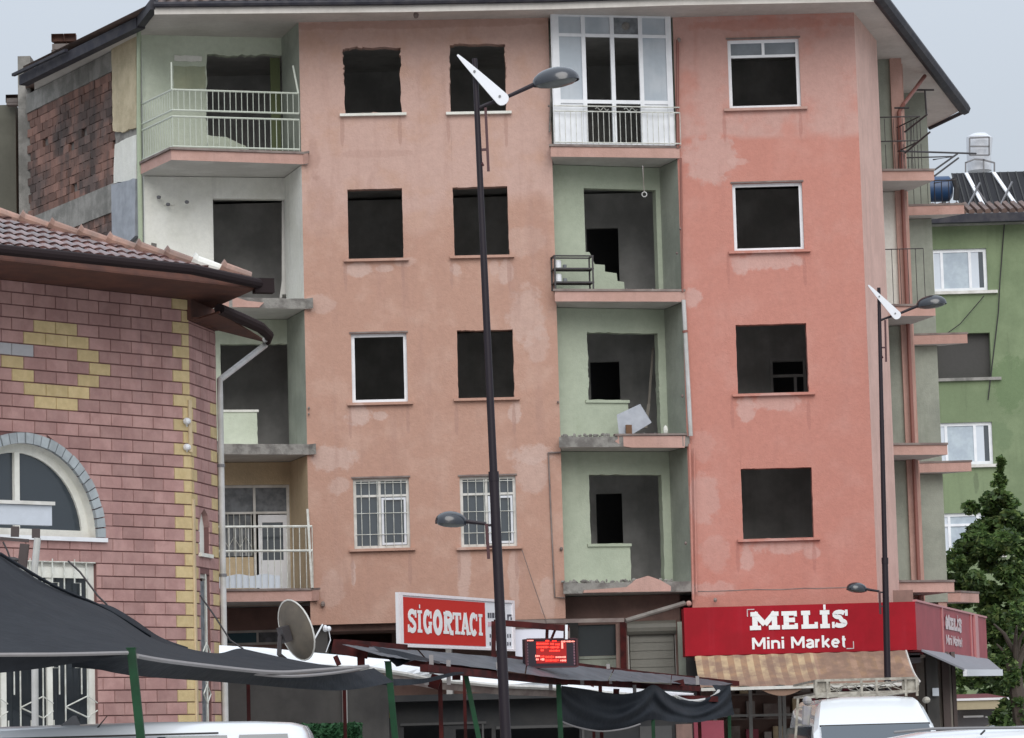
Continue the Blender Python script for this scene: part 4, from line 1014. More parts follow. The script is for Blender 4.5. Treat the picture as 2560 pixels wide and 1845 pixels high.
# arch voussoirs
n = 30
for i in range(n):
    a0, a1 = math.pi*(i+.06)/n, math.pi*(i+.94)/n; q = MB()
    pts = [(RI, a0), (RO, a0), (RO, a1), (RI, a1)]
    q.prism([PK.P(sc_+r_*math.cos(a), zc_+r_*math.sin(a), .035+.008*(i % 3)) for r_, a in pts], PK.n*-.07)
    am = (a0+a1)/2; q.build('arch_stone', M_VOU, kb, org=PK.P(sc_+RI*math.cos(am), zc_+RI*math.sin(am), 0))
b = MB()
def arcband(r0_, r1_, d0, d1, m=0, n=28):
    for i in range(n):
        a0, a1 = math.pi*i/n, math.pi*(i+1)/n
        b.add([PK.P(sc_+r*math.cos(a), zc_+r*math.sin(a), d) for a in (a0, a1) for r, d in ((r0_, d0), (r1_, d0), (r1_, d1), (r0_, d1))],
              [(0, 1, 5, 4), (3, 2, 6, 7), (0, 3, 7, 4), (1, 2, 6, 5)], m)
arcband(RI-.13, RI, -.26, -.2); b.pb(PK, sc_-RI, sc_+RI, zc_-.0, zc_+.12, -.26, -.19); b.pb(PK, sc_-.05, sc_+.05, zc_+.12, zc_+RI-.12, -.26, -.18)
aw = b.build('window', M_W, kb, label='white arched window with a central mullion')
b = MB(); n = 24; b.poly([PK.P(sc_+(RI-.1)*math.cos(math.pi*i/n), zc_+.08+(RI-.13)*math.sin(math.pi*i/n), -.24) for i in range(n+1)]); b.build('pane', mat('slate glass', (.035, .045, .055), .12, spec=.8, fine=0), aw)
b = MB(); b.pb(PK, sc_-RO-.05, sc_+RO+.02, zc_-.07, zc_-.004, -.25, .06); b.build('window_sill', M_PVC, kb)
# lower window, frames and grille
r = (lw[0], lw[1], lw[2], lw[3]); W_ = lw[1]-lw[0]
npan = 7
mu = tuple((1-i*(.92/W_), None, None) for i in range(1, int(W_/.92)+1))
o = window(PK, r, .13, mull=mu, m=M_W, dpt=-.08, panes=((.01, .99, .02, .985, mat('dark room glass', (.02, .025, .03), .1, spec=.6, fine=0)),), par=kb)
b = MB(); b.pb(PK, r[0]+.13, r[1]-.13, r[3]-.3, r[3]-.13, -.075, -.05); b.build('window_transom', M_W, kb)
b = MB(); T = lambda pts: b.tube([PK.P(a, z, .0) for a, z in pts], .012, 4)
x = r[1]-.22; k = 0
while x > r[1]-5.2:
    T([(x, r[2]+.05), (x, r[3]-.04)])
    for zc2 in (r[3]-1.0, r[3]-2.35):
        if k % 2 == 0: T([(x-.45, zc2), (x, zc2+.17), (x+.2, zc2+.06)]); T([(x-.45, zc2), (x, zc2-.17), (x+.2, zc2-.06)])
        T([(x-.24, zc2+1.0 if zc2 > 2.8 else zc2+.9), (x-.24, zc2+.62), (x-.12, zc2+.62), (x-.12, zc2+.2)]); T([(x-.24, zc2-.2), (x-.24, zc2-.5), (x-.12, zc2-.5), (x-.12, zc2-.75)])
    x -= .45; k += 1
T([(r[0]+.05, r[3]-.05), (r[1]-.03, r[3]-.05)]); b.build('grille', M_RAILW, kb)
# eaves and roof
e = [Hz(u, v, ZK) for u, v in ((0, 640), (473, 688), (642, 722), (497, 786), (548, 776), (664, 843))]
dl = (e[0]-e[1]).normalized(); e0 = e[0]+dl*6
zKs = ZK+.02
b = MB()
wp = PK.P(0, 0, 0)
b.prism([(p.x, p.y, ZK) for p in (e0, e[2], e[3], PK.P(KL, 0, -.2), PK.P(0, 0, -.2))], (0, 0, .03))
b.prism([(p.x, p.y, PK2.hit(500, 812)[1]+.02) for p in (Hz(497, 800, PK2.hit(500, 812)[1]), Hz(548, 785, PK2.hit(500, 812)[1]), Hz(668, 860, PK2.hit(500, 812)[1]), PK2.P(1.5, 0, 0), PK2.P(0, 0, 0))], (0, 0, .03))
b.pb(PK2, -.03, 1.5, PK2.hit(500, 812)[1], ZK, -.1, .05)
b.build('eave_soffit', M_EAVE, kb)
b = MB(); up = Vector((0, 0, 1)); nn = Vector((dl.y, -dl.x, 0)); nn = nn if nn.dot(EYE-e[0]) > 0 else -nn
b.tube([e0+nn*.05+up*.09, e[1]+nn*.05+up*.09, e[2]+nn*.05+up*.08], .085, 10); b.bar(e[2]+up*.05+Vector((-.05, 0, 0)), e[2]+up*.05+Vector((.26, .1, 0)), .2, .24)
zz = PK2.hit(500, 812)[1]
gp = [Hz(548, 772, zz+.1), Hz(600, 795, zz+.1), Hz(650, 818, zz+.1), Hz(672, 838, zz+.06), Hz(670, 856, zz-.02)]
b.tube(gp, [.09, .1, .1, .09, .05], 10); b.build('gutter', M_GUTB, kb)
b = MB(); b.prism([e0+up*.03, e[2]+up*.03, e[2]+up*.14-nn*.03, e0+up*.14-nn*.03], -nn*.04); b.build('fascia_board', M_EAVE, kb)
dp_ = MB(); pe = PK2.P(1.52, 0, .06); px_ = Vector((pe.x, pe.y, 0)); ztop = At(545, 950, pe.y).z
dp_.tube([Hz(664, 848, zz), Hz(664, 862, zz-.05), Vector((pe.x, pe.y, ztop)), Vector((pe.x, pe.y, ztop-.25)), Vector((pe.x, pe.y, .1))], .055, 10)
dpo = dp_.build('drainpipe', M_PIPE, kb, smooth='auto')
b = MB()
for v in (1168, 1442): z = At(547, v, pe.y).z; b.tube([(pe.x, pe.y, z), (pe.x, pe.y, z+.05)], .066, 10)
b.each('pipe_clamp', M_TRIM, dpo)
# roof plane with individual tiles near the eave
pitch = math.tan(math.radians(25)); inn = -nn
L0 = (e[2]-e0).length; tdir = (e[2]-e0).normalized(); zr0 = ZK+.15
def RP(a, c): return e0+tdir*a+inn*c+Vector((0, 0, .15+c*pitch))
hip = [Hz(640, 700, zr0)]
# hip line: pixel points on the roof plane
nr3 = (tdir.cross(inn+Vector((0, 0, pitch)))).normalized()
def onroof(u, v):
    d = ray(u, v); o_ = RP(0, 0); k = (o_-EYE).dot(nr3)/d.dot(nr3); p = EYE+d*k; q = p-e0; return q.dot(tdir), q.dot(inn)
h0 = (L0-.02, .0); h1 = onroof(2, 556)
b = MB(); hx = lambda a: max(0, h1[1]*(h0[0]-a)/(h0[0]-h1[0]))
a_far = 0; b.poly([RP(h0[0], 0), RP(a_far, 0), RP(a_far, hx(a_far))]); 
bk = RP(a_far, hx(a_far)); b.poly([RP(h0[0], 0), bk, bk+inn*hx(a_far)-Vector((0, 0, .3)), RP(h0[0], 0)+inn*2.5+tdir*.3-Vector((0, 0, .05))])
b.build('roof', M_TILE, kb)
tv = []
for k in range(3):
    q = MB(); rows = []
    for j in range(3):
        rr = []
        for i in range(7):
            ph = math.pi*i/6; x = -.11+.22*i/6; h = .035*math.sin(ph)+random.uniform(0, .004)
            c = (j-.0)*.165
            rr.append(tdir*x+(inn+Vector((0, 0, pitch))).normalized()*c+nr3*(h+(.03-.012*j) if nr3.z > 0 else -(h+.03-.012*j)))
        rows.append(rr)
    q.grid(rows); q.poly(rows[0]); tv.append(q.mesh('tile', M_TILE, Vector((0, 0, 0)), fix=False))
cnt = 0; more = MB()
nrow = 0; c = .0
while c < 3.2:
    a = h0[0]-.12-(.0)
    while a > e[0].x*0+onroof(-25, 640)[0]:
        if hx(a) > c+.1:
            p = RP(a, c)+Vector((0, 0, .0))
            if cnt < 300: inst('tile', random.choice(tv), kb, p); cnt += 1
            else: me = tv[0]; more.add([v.co+p for v in me.vertices], [tuple(f.vertices) for f in me.polygons])
        a -= .225
    c += .31
if more.v: more.build('roof_tiles', M_TILE, kb, kind='stuff', fix=False)
# ridge tiles on the hip line
p0 = RP(h0[0]-.1, .02); p1 = RP(h1[0], h1[1]); n = int((p1-p0).length/.46)
p2 = p1+(p1-p0)*.15
for i in range(n+3):
    a = p0+(p1-p0)*(i/n); c = p0+(p1-p0)*((i+1.06)/n)
    q = MB(); q.tube([a+Vector((0, 0, .03)), a.lerp(c, .85)+Vector((0, 0, .06)), c+Vector((0, 0, .085))], [.085, .105, .135], 10); q.build('ridge_tile', M_RIDGE if i != 1 else M_W, kb, org=a)
# rest of the body
b = MB(); q0 = PK2.P(1.5, 0, 0)
for p, q in ((q0, q0+Vector((-3, 9, 0))), (q0+Vector((-3, 9, 0)), PK.P(0, 0, 0)+Vector((-6, 8, 0))), (PK.P(0, 0, 0)+Vector((-6, 8, 0)), PK.P(0, 0, 0))):
    wseg(b, p, q, (-10, 56), 0, zz-.3, .25)
b.build('wall', M_BP, kb, label='rear walls')
# small spot lights on the corner
b = MB()
for v in (1053, 1118):
    c = At(467, v, 52.9); b.ell(c, (.07, .09, .06), 8, 3); b.tube([c, c+Vector((-.02, .1, -.16))], .02, 5)
b.each('flood_light', M_PVC, kb)
b = MB(); b.pb(PK, KL-.06, KL+.01, PK.hit(470, 1130)[1], PK.hit(470, 1000)[1], .0, .03); b.build('cable_duct', M_Y, kb)

# ================================================================== FAR LEFT BUILDING
fb = thing('unfinished_building', 'grey unfinished concrete building rising behind the clay block gable', 'building', (-12.2, 73, 0))
b = MB(); p, q = xy(-60, 400, 72), xy(40, 400, 72); z = At(20, 262, 72).z
b.box((p[0], 72, 0), (q[0], 82, z)); b.build('wall', M_OLIVE, fb)
b = MB(); x0, x1 = xy(36, 400, 70)[0], xy(68, 400, 70)[0]; b.box((x0, 70.6, 0), (x1, 71.6, At(50, 150, 71).z)); b.build('column', M_CONL, fb)
b = MB(); x1 = xy(195, 150, 74)[0]; b.box((xy(50, 170, 73)[0], 73, At(100, 300, 73).z), (x1, 73.4, At(100, 152, 73).z)); b.build('parapet', M_OLIVE, fb)
q = bmesh_box(Pl((0, 0), (1, 0)), .28, .18, 'brick', M_CLAY, -.2)
for (u0, u1, v0, v1, Y) in ((132, 190, 98, 150, 73.2), (18, 48, 234, 262, 71.9)):
    a = At(u0, v1, Y); c = At(u1, v0, Y); nx = max(1, int(round((c.x-a.x)/.29))); nz_ = max(1, int(round((c.z-a.z)/.19)))
    for i in range(nx):
        for j in range(nz_):
            if j == nz_-1 and i % 3 == 2: continue
            inst('brick', q, fb, (a.x+(i+.5)*.29+(.06 if j % 2 else 0), Y-.25, a.z+(j+.5)*.19))
    b = MB(); b.box((a.x+.02, Y-.24, a.z-.05), (c.x, Y, c.z-.15)); b.build('chimney_core', M_MOR, fb)

# ================================================================== GREEN BUILDING behind right
gb = thing('green_building', 'moss green apartment block with white framed windows behind the tree', 'apartment building', (17, 105, 0))
PGB = Pl(xy(2290, 800, 105), xy(2700, 800, 105)); zg = At(2400, 565, 105).z
gw = [(2328, 622, 2468, 728, 0), (2340, 833, 2477, 945, 1), (2338, 1056, 2482, 1162, 0), (2346, 1282, 2490, 1388, 2)]
hs = [(*PGB.R(*q[:4]), 0) for q in gw]
b = MB(); b.panel(PGB, 0, PGB.L, 0, zg, hs, t=.3); b.build('wall', M_GB, gb)
for q, h in zip(gw, hs):
    if q[4] == 1:
        b = MB(); b.pb(PGB, h[0], h[1], h[2], h[3], -.3, -.25); b.build('dark_room_sheet', mat('shaded room', (.06, .058, .055), .9), gb)  # flat sheet with the room's shade in its colour fills this window
    else:
        tr = ((.72, None, None),) if q[4] == 2 else ()
        window(PGB, h[:4], .11, mull=((.2, None, None), (.70, None, None)), trans=tr, panes=((.02, .2, .03, .97, M_CURTB), (.2, .7, .03, .97, mat('pale curtain', (.45, .52, .57), .8, (.38, .44, .5), 3)), (.7, .86, .03, .97, M_CURTB), (.86, .98, .03, .97, M_GLS)), par=gb)
    b = MB(); b.pb(PGB, h[0]-.2, h[1]+.3, h[2]-.1, h[2]-.002, -.05, .12); b.build('window_sill', M_CONL if q[4] == 1 else M_PVCD, gb)
b = MB(); b.box((PGB.o.x, 104.2, zg), (PGB.o.x+PGB.L, 104.5, zg+.28)); b.build('gutter', M_GUT, gb)
b = MB(); b.box((PGB.o.x, 104.5, zg), (PGB.o.x+PGB.L, 116, zg+.1)); b.build('roof_slab', M_CONL, gb)
b = MB(); b.poly([(PGB.o.x, 104.3, zg+.3), (PGB.o.x+PGB.L, 104.3, zg+.3), (PGB.o.x+PGB.L, 106, zg+.82), (PGB.o.x, 106, zg+.82)])
b.build('roof', M_TILEF, gb)
b = MB()
x = PGB.o.x
while x < PGB.o.x+PGB.L:
    b.tube([(x, 104.25+k*.4, zg+.34+k*.4*.32) for k in range(5)], .11, 5); x += .27
b.build('roof_tile', M_TILEF, gb, kind='stuff')
b = MB()
for p, q in (((PGB.o.x, 105, 0), (PGB.o.x, 116, 0)), ((PGB.o.x, 116, 0), (PGB.o.x+PGB.L, 116, 0))):
    pl = Pl(p, q); b.pb(pl, 0, pl.L, 0, zg, -.2, 0)
b.build('wall', M_GB, gb)
b = MB(); ln(b, [(2512, 545), (2500, 700), (2496, 780), (2470, 1000)], 104.9, .02, 4); ln(b, [(2460, 740), (2400, 810), (2345, 850)], 104.9, .015, 4); b.each('cable', M_RAILD, gb)
# solar collectors standing on its roof
for (ua, ub, lab) in ((2397, 2476, 'left black solar collector with white strip on the green block roof'), (2478, 2600, 'right black solar collector running out of the picture')):
    so = thing('solar_collector', lab, 'solar collector', At((ua+ub)/2, 520, 106), 'solar collectors on the roof')
    zb1, zt1 = At(2450, 527, 106).z, At(2450, 432, 108).z
    xa, xb = xy(ua, 480, 106.5)[0], xy(ub, 480, 106.5)[0]
    q = MB(); q.prism([(xa, 106, zb1), (xb, 106, zb1), (xb, 108, zt1), (xa, 108, zt1)], (0, .06, .02)); q.build('collector_panel', M_SOLAR, so)
    q = MB(); n = 6
    for i in range(n+1): x = xa+(xb-xa)*i/n; q.bar((x, 105.97, zb1), (x, 107.97, zt1), .05, .03)
    q.each('collector_tube', M_RUB, so)
    q = MB(); k = .55 if ua < 2400 else .3
    q.bar((xa+(xb-xa)*(k-.1), 107.9, zt1-.02), (xa+(xb-xa)*(k+.2), 105.9, zb1-.02), .13, .05); q.build('white_strip', M_PVC, so)
    q = MB(); q.bar((xa+.05, 105.8, zb1-.1), (xa+.8, 107, (zb1+zt1)/2+.3), .05); q.bar((xb-.6, 105.9, (zb1+zt1)/2), (xb-.05, 105.7, zb1-.1), .05); q.each('brace', M_TRIM, so)
# white water tank in a steel cradle
tk = thing('water_tank', 'white water tank in a thin steel cradle on the far roof', 'water tank', At(2450, 432, 109))
q = MB(); c0 = At(2449, 428, 109); c1 = At(2449, 345, 109); q.tube([c0, At(2447, 390, 109), c1, c1+Vector((0, 0, .15))], [.42, .42, .46, .25], 14); q.build('tank', M_TANK, tk, smooth='auto')
q = MB()
for u, v0, v1 in ((2414, 405, 432), (2459, 398, 432), (2486, 406, 432), (2424, 345, 388), (2473, 343, 388)):
    q.bar(At(u, v0, 108.4), At(u, v1, 108.4), .05)
for (p, r_) in (((2414, 407), (2437, 398)), ((2437, 398), (2459, 400)), ((2459, 400), (2486, 407)), ((2424, 345), (2473, 343)), ((2424, 388), (2473, 388)), ((2424, 366), (2473, 366))): q.bar(At(*p, 108.4), At(*r_, 108.4), .05)
q.build('cradle', M_TRIM, tk)
bt = thing('blue_tank', 'dark blue horizontal tank behind the top side balcony', 'water tank', At(2340, 500, 107))
q = MB(); q.tube([At(2270, 475, 107), At(2276, 475, 107), At(2372, 472, 107), At(2380, 472, 107)], [.25, .44, .44, .3], 16); q.build('tank', M_BLUE, bt, smooth='auto')
q = MB(); 
for u in (2295, 2360): q.bar(At(u, 500, 107), Vector((At(u, 500, 107).x, 107, zg)), .12)
q.each('stand_leg', M_TRIM, bt)
q = MB(); q.tube([At(2384, 445, 106.5), At(2392, 470, 106.5), At(2390, 500, 106.5)], .1, 8); q.build('pipe_end', M_RUB, bt)

# ================================================================== LAMP POSTS
lamp = thing('street_lamp', 'tall dark lamp post with white blade standing before the salmon wall', 'street lamp', (0, 0, 0), 'twin arm lamp posts')
def L_(x, z, y=0): return Vector((x, y, z))
q = MB(); q.tube([L_(0, 0), L_(0, 1.6), L_(0, 4.9)], [.075, .068, .06], 12); q.tube([L_(0, 4.9), L_(0, 7.7)], [.05, .044], 12); q.tube([L_(0, 7.7), L_(0, 10.3)], [.042, .034], 12); q.tube([L_(0, 4.9), L_(0, 5.02)], .066, 12); q.tube([L_(0, 0), L_(0, .05)], .16, 12)
q.build('pole', M_POLE, lamp, smooth='auto')
def head(cx, cz, L, Wd, H, til, dr, nm='lamp_head'):
    ax = Vector((math.cos(til)*dr, 0, math.sin(til))); az = Vector((-math.sin(til)*dr, 0, math.cos(til))); ay = Vector((0, 1, 0))
    q = MB(); rows = []
    n, k = 20, 6
    for i in range(k+1):
        f = math.pi/2*i/k; rr = []
        for j in range(n+1):
            a = 2*math.pi*j/n; e_ = math.cos(a); wx = 1-.18*e_ if e_ < 0 else 1
            rr.append(L_(cx, cz)+ax*(L*math.cos(f)*e_)+ay*(Wd*math.cos(f)*math.sin(a)*(1+.25*e_))+az*(H*math.sin(f)))
        rows.append(rr)
    q.grid(rows); q.grid([[p+az*-.035 for p in rows[0]], rows[0]]); h = q.build(nm, M_HEAD, lamp, smooth='auto')
    q = MB(); rows = []
    for i in range(4):
        f = math.pi/2*i/3; rows.append([L_(cx, cz)+az*-.03+ax*(L*.9*math.cos(f)*math.cos(2*math.pi*j/n))+ay*(Wd*.9*math.cos(f)*math.sin(2*math.pi*j/n)*(1+.25*math.cos(2*math.pi*j/n)))-az*(H*.35*math.sin(f)) for j in range(n+1)])
    q.grid(rows); q.build('lens', M_LENS, h, smooth=True)
head(1.02, 9.97, .30, .20, .17, .12, 1); head(-.56, 4.42, .20, .15, .13, .10, -1)
q = MB(); q.tube([L_(.03, 9.66), L_(.10, 9.69), L_(.40, 9.79), L_(.74, 9.93)], [.022, .022, .024, .03], 8); q.build('arm', M_POLE, lamp)
q = MB(); q.tube([L_(-.12, 4.37), L_(-.3, 4.40), L_(-.4, 4.42)], [.022, .026, .03], 8); q.bar(L_(-.13, 4.35), L_(-.03, 4.35), .03); q.build('arm', M_POLE, lamp)
q = MB(); q.bar(L_(.11, 9.66), L_(.11, 8.84), .035, .035); q.bar(L_(0, 9.12), L_(.11, 9.12), .03); q.tube([L_(.0, 8.92), L_(.05, 8.94)], .03, 6); q.build('hanging_bar', mat('maroon steel', (.05, .01, .014), .5), lamp)
q = MB(); q.bar(L_(-.12, 4.37), L_(-.11, 3.93), .04, .04); q.bar(L_(-.11, 4.08), L_(0, 4.08), .03); q.build('hanging_bar', MATS['maroon steel'], lamp)
q = MB(); tip = Vector((-.215, 10.34)); end = Vector((.33, 9.74)); dd = (end-tip).normalized(); pp = Vector((-dd.y, dd.x)); Lb = (end-tip).length
out2 = []
for k in range(9): f = k/8; w = .012+.075*f**.8; c = tip+dd*Lb*f; out2.append(c+pp*w)
for k in range(1, 6): a = math.pi*k/6; out2.append(end+pp*(.087*math.cos(a))+dd*(.075*math.sin(a)))
for k in range(8, -1, -1): f = k/8; w = .012+.075*f**.8; c = tip+dd*Lb*f; out2.append(c-pp*w)
q.prism([L_(c.x, c.y, -.075) for c in out2], (0, -.03, 0)); bl_ = q.build('blade', M_BLADE, lamp)
q = MB()
for f in (.38, .94): c = tip+dd*Lb*f; q.tube([L_(c.x, c.y, -.10), L_(c.x, c.y, -.12)], .016, 8)
q.tube([L_(end.x, end.y, 0), L_(end.x, end.y, -.08)], .03, 8); q.build('bolt', M_TRIM, bl_)
def place(root, u, v, Y, tilt):
    """put the post so that its axis passes through pixel u,v at depth Y"""
    p = At(u, v, Y); root.rotation_euler = (0, tilt, 0); root.location = (p.x-math.tan(tilt)*p.z, Y, 0)
place(lamp, 1240, 1313, 40, -.0190)
l2 = lamp.copy(); COL.objects.link(l2); l2['label'] = 'smaller looking far lamp post rising in front of the red market sign'
for ch in list(lamp.children):
    c = ch.copy(); COL.objects.link(c); c.parent = l2
    for g_ in ch.children: d = g_.copy(); COL.objects.link(d); d.parent = c
place(l2, 2214, 1475, 62, .0185)

# ================================================================== SIGNS
# letters made of strokes
def E_(cx, cz, rx, rz, a0, a1, n=10): return [(cx+rx*math.cos(math.radians(a0+(a1-a0)*i/n)), cz+rz*math.sin(math.radians(a0+(a1-a0)*i/n))) for i in range(n+1)]
def letter(b, ch, pl, s0, z0, w, h, t, d, m=0, thin=None):
    """slab serif letter in a box; strokes stepped a little so none are coplanar"""
    thin = thin or t*.62; k = [0]
    def st(pts, ww=t, close=False): b.strip2d(pl, pts, ww, s0, z0, w, h, d+.0012*k[0], m, .012, close); k[0] += 1
    tz = thin/h; tx = t/w; hz_ = tz/2; hx_ = tx/2
    def ser(xc, z, hw=None): hw = hw or tx*1.05; st([(xc-hw, z), (xc+hw, z)], thin)
    if ch in 'Iİ': st([(.5, hz_), (.5, 1-hz_)]); ser(.5, hz_, .5); ser(.5, 1-hz_, .5)
    if ch == 'İ': st([(.38, 1.17), (.62, 1.17)], thin*1.2)
    if ch == 'M':
        st([(hx_+.05, 0), (hx_+.05, 1)]); st([(.95-hx_, 0), (.95-hx_, 1)]); st([(hx_+.02, .96), (.5, .3)]); st([(.98-hx_, .96), (.5, .3)])
        ser(hx_+.06, hz_); ser(.94-hx_, hz_); ser(.03+hx_, 1-hz_, tx*.7); ser(.97-hx_, 1-hz_, tx*.7)
    if ch == 'E':
        st([(.12+hx_, 0), (.12+hx_, 1)]); st([(0, hz_), (1, hz_)], thin); st([(0, 1-hz_), (.96, 1-hz_)], thin); st([(.2, .51), (.75, .51)], thin)
        st([(1-hx_*.6, 0), (1-hx_*.6, .32)], t*.6); st([(.96-hx_*.6, .7), (.96-hx_*.6, 1)], t*.6); st([(.75, .38), (.75, .64)], t*.5)
    if ch == 'L': st([(.12+hx_, 0), (.12+hx_, 1)]); st([(0, hz_), (1, hz_)], thin); st([(0, 1-hz_), (.55, 1-hz_)], thin); st([(1-hx_*.6, 0), (1-hx_*.6, .36)], t*.6)
    if ch == 'S':
        st(E_(.5, .735, .5-hx_, .265-hz_, 25, 270)+E_(.5, .265+.0, .5-hx_, .265-hz_, 90, -155)[1:], t*.85)
        st([(.93, .66), (.93, 1)], t*.5); st([(.07, 0), (.07, .34)], t*.5)
    if ch in 'GC':
        st(E_(.52, .5, .5-hx_, .5-hz_, 48, 318 if ch == 'C' else 325, 18), t*.95); st([(.93, .66), (.93, .98)], t*.42)
        if ch == 'G': st([(.84, .0), (.84, .42)], t*.8); st([(.6, .44), (1.02, .44)], thin)
        
    if ch == 'O': st(E_(.5, .5, .5-hx_, .5-hz_*.9, 0, 345, 23), t, True)
    if ch == 'R':
        st([(.08+hx_, 0), (.08+hx_, 1)]); st([(.2, 1-hz_)]+E_(.5, .75, .34, .25-hz_, 90, -90)+[(.2, .5+hz_)], t*.8); st([(.5, .5), (.78, .05), (1.02, .06)], t*.75); ser(.08+hx_, hz_); ser(.02+hx_, 1-hz_, tx*.7)
    if ch == 'T': st([(.5, 0), (.5, 1)]); st([(0, 1-hz_), (1, 1-hz_)], thin); st([(.04, .68), (.04, 1)], t*.4); st([(.96, .68), (.96, 1)], t*.4); ser(.5, hz_)
    if ch == 'A': st([(.14, 0), (.5, 1)], t*.7); st([(.86, 0), (.5, 1)], t); st([(.25, .3), (.75, .3)], thin*.8); ser(.12, hz_, tx*.9); ser(.86, hz_, tx*.9)
def text_mesh(txt, pl, s0, z0, width, height, d, m, parent, name='lettering', bold=.0):
    cu = bpy.data.curves.new('t', 'FONT'); cu.body = txt; cu.offset = bold; cu.extrude = .004
    o = bpy.data.objects.new('t', cu); COL.objects.link(o); dg = bpy.context.evaluated_depsgraph_get(); me = bpy.data.meshes.new_from_object(o.evaluated_get(dg))
    bpy.data.objects.remove(o)
    xs = [v.co.x for v in me.vertices]; ys = [v.co.y for v in me.vertices]; x0, x1, y0, y1 = min(xs), max(xs), min(ys), max(ys)
    po = ORG[parent.name]
    for v in me.vertices: v.co = pl.P(s0+(v.co.x-x0)/(x1-x0)*width, z0+(v.co.y-y0)/(y1-y0)*height, d+v.co.z)-po
    me.materials.clear(); me.materials.append(m); me.name = name
    o = bpy.data.objects.new(name, me); COL.objects.link(o); o.parent = parent; return o

def sans(txt, pl, s0, z0, width, h, d, m, parent):
    W = {'M': 1.0, 'i': .28, 'n': .66, ' ': .34, 'a': .64, 'r': .44, 'k': .62, 'e': .66, 't': .44}
    tot = sum(W[c] for c in txt)+.07*(len(txt)-1); k = width/tot; x = 0; t = h*.21; X = .74
    for c in txt:
        w = W[c]*k; b = MB(); n_ = [0]
        def st(pts): b.strip2d(pl, pts, t, s0+x+t/2, z0, w-t, h, d+.0008*n_[0], 0, .008); n_[0] += 1
        if c == 'M': st([(0, 0), (0, 1)]); st([(1, 0), (1, 1)]); st([(.02, .97), (.5, .25)]); st([(.98, .97), (.5, .25)])
        if c == 'i': st([(0.5, 0), (.5, X)]); st([(.5, .86), (.5, 1.02)])
        if c == 'n': st([(0, 0), (0, X)]); st([(0, .5)]+E_(.5, .45, .5, .2, 150, 0)+[(1, 0)])
        if c == 'a': st(E_(.5, .5, .48, .17, 160, 0)+[(1, 0)]); st(E_(.5, .2, .46, .15, 80, 360)); st([(.5, .38), (1, .38)])
        if c == 'r': st([(0, 0), (0, X)]); st([(0, .42)]+E_(.8, .38, .75, .26, 160, 80))
        if c == 'k': st([(0, 0), (0, 1.05)]); st([(.05, .28), (1, X)]); st([(.3, .42), (1.02, 0)])
        if c == 'e': st(E_(.5, .35, .5, .31, 0, 310)); st([(0, .36), (1, .36)])
        if c == 't': st([(.4, .95), (.4, .25)]+E_(.75, .2, .35, .16, 200, 280)); st([(0, .64), (1, .64)])
        if b.v: b.build('letter', m, parent, fix=False)
        x += w+.07*k
# insurance sign
sA, sB = At(997, 1548, 57.5), At(1285, 1575, 62.2)
PS = Pl((sA.x, sA.y), (sB.x, sB.y)); zt0, zb0 = PS.hit(994, 1480)[1], PS.hit(999, 1617)[1]
sg = thing('insurance_sign', 'red and white SİGORTACI signboard in a white frame', 'sign', PS.P(PS.L/2, zb0))
b = MB(); b.pb(PS, 0, PS.L, zb0, zt0, -.06, 0); b.build('sign_box', M_WPAN, sg)
sx = PS.hit(1212, 1560)[0]
b = MB(); b.pb(PS, .17, sx, zb0+.07, zt0-.08, 0, .012); b.build('red_panel', M_RED, sg)
b = MB()
for q in ((0, .13, zb0, zt0), (PS.L-.1, PS.L, zb0, zt0), (.13, PS.L-.1, zb0, zb0+.04), (.13, PS.L-.1, zt0-.05, zt0)): b.pb(PS, *q, 0, .03)
b.build('sign_frame', M_REDF, sg)
sc0 = PS.hit(1017, 1560)[0]; sc1 = PS.hit(1207, 1575)[0]; zl0 = PS.hit(1017, 1580)[1]; zl1 = PS.hit(1020, 1524)[1]; hh_ = zl1-zl0
us_ = [(1017, 1040), (1040, 1054), (1055, 1078), (1080, 1105), (1106, 1131), (1130, 1151), (1150, 1172), (1171, 1192), (1193, 1205)]
for ch, (ua, ub) in zip('SİGORTACI', us_):
    b = MB(); a, c = PS.hit(ua+1, 1560)[0], PS.hit(ub-1, 1560)[0]; letter(b, ch, PS, a, zl0, c-a, hh_, (c-a)*(.31 if ch not in 'Iİ' else .44), .02, thin=.055); b.build('letter', M_WTXT, sg, fix=False)
b = MB()
def dash(u0, v0, u1, v1, m=0): r = PS.R(u0, v0, u1, v1); b.pb(PS, *r, 0, .008, m)
for u, w in ((1219, 4), (1225, 3), (1230, 5), (1237, 3), (1242, 4)): dash(u, 1532, u+w, 1545)
dash(1268, 1536, 1271, 1550); dash(1272, 1536, 1278, 1541); dash(1276, 1543, 1279, 1550); dash(1219, 1555, 1234, 1566, 1)
for v in (1585, 1605):
    for u in (1224, 1231, 1268, 1274): dash(u, v, u+2.5, v+9)
b.each('small_print', [M_DTXT, mat('pale pink print', (.6, .4, .45), .5)], sg)
ps = Pl(xy(1287, 1600, 62.6), xy(1421, 1600, 62.6)); wb = thing('white_board', 'blank white board between the insurance sign and the lit display', 'board', ps.P(ps.L/2, 2.9))
r = ps.R(1288, 1571, 1419, 1642); b = MB(); b.pb(ps, *r, -.08, 0); b.build('board_panel', mat('pale lilac board', (.72, .73, .82), .4, fine=.02), wb)
b = MB(); b.pb(ps, r[0], r[1], r[3]+.003, r[3]+.04, -.08, .02); b.pb(ps, r[1]+.004, r[1]+.05, r[2], r[3], -.08, .02); b.build('board_frame', M_COP, wb)
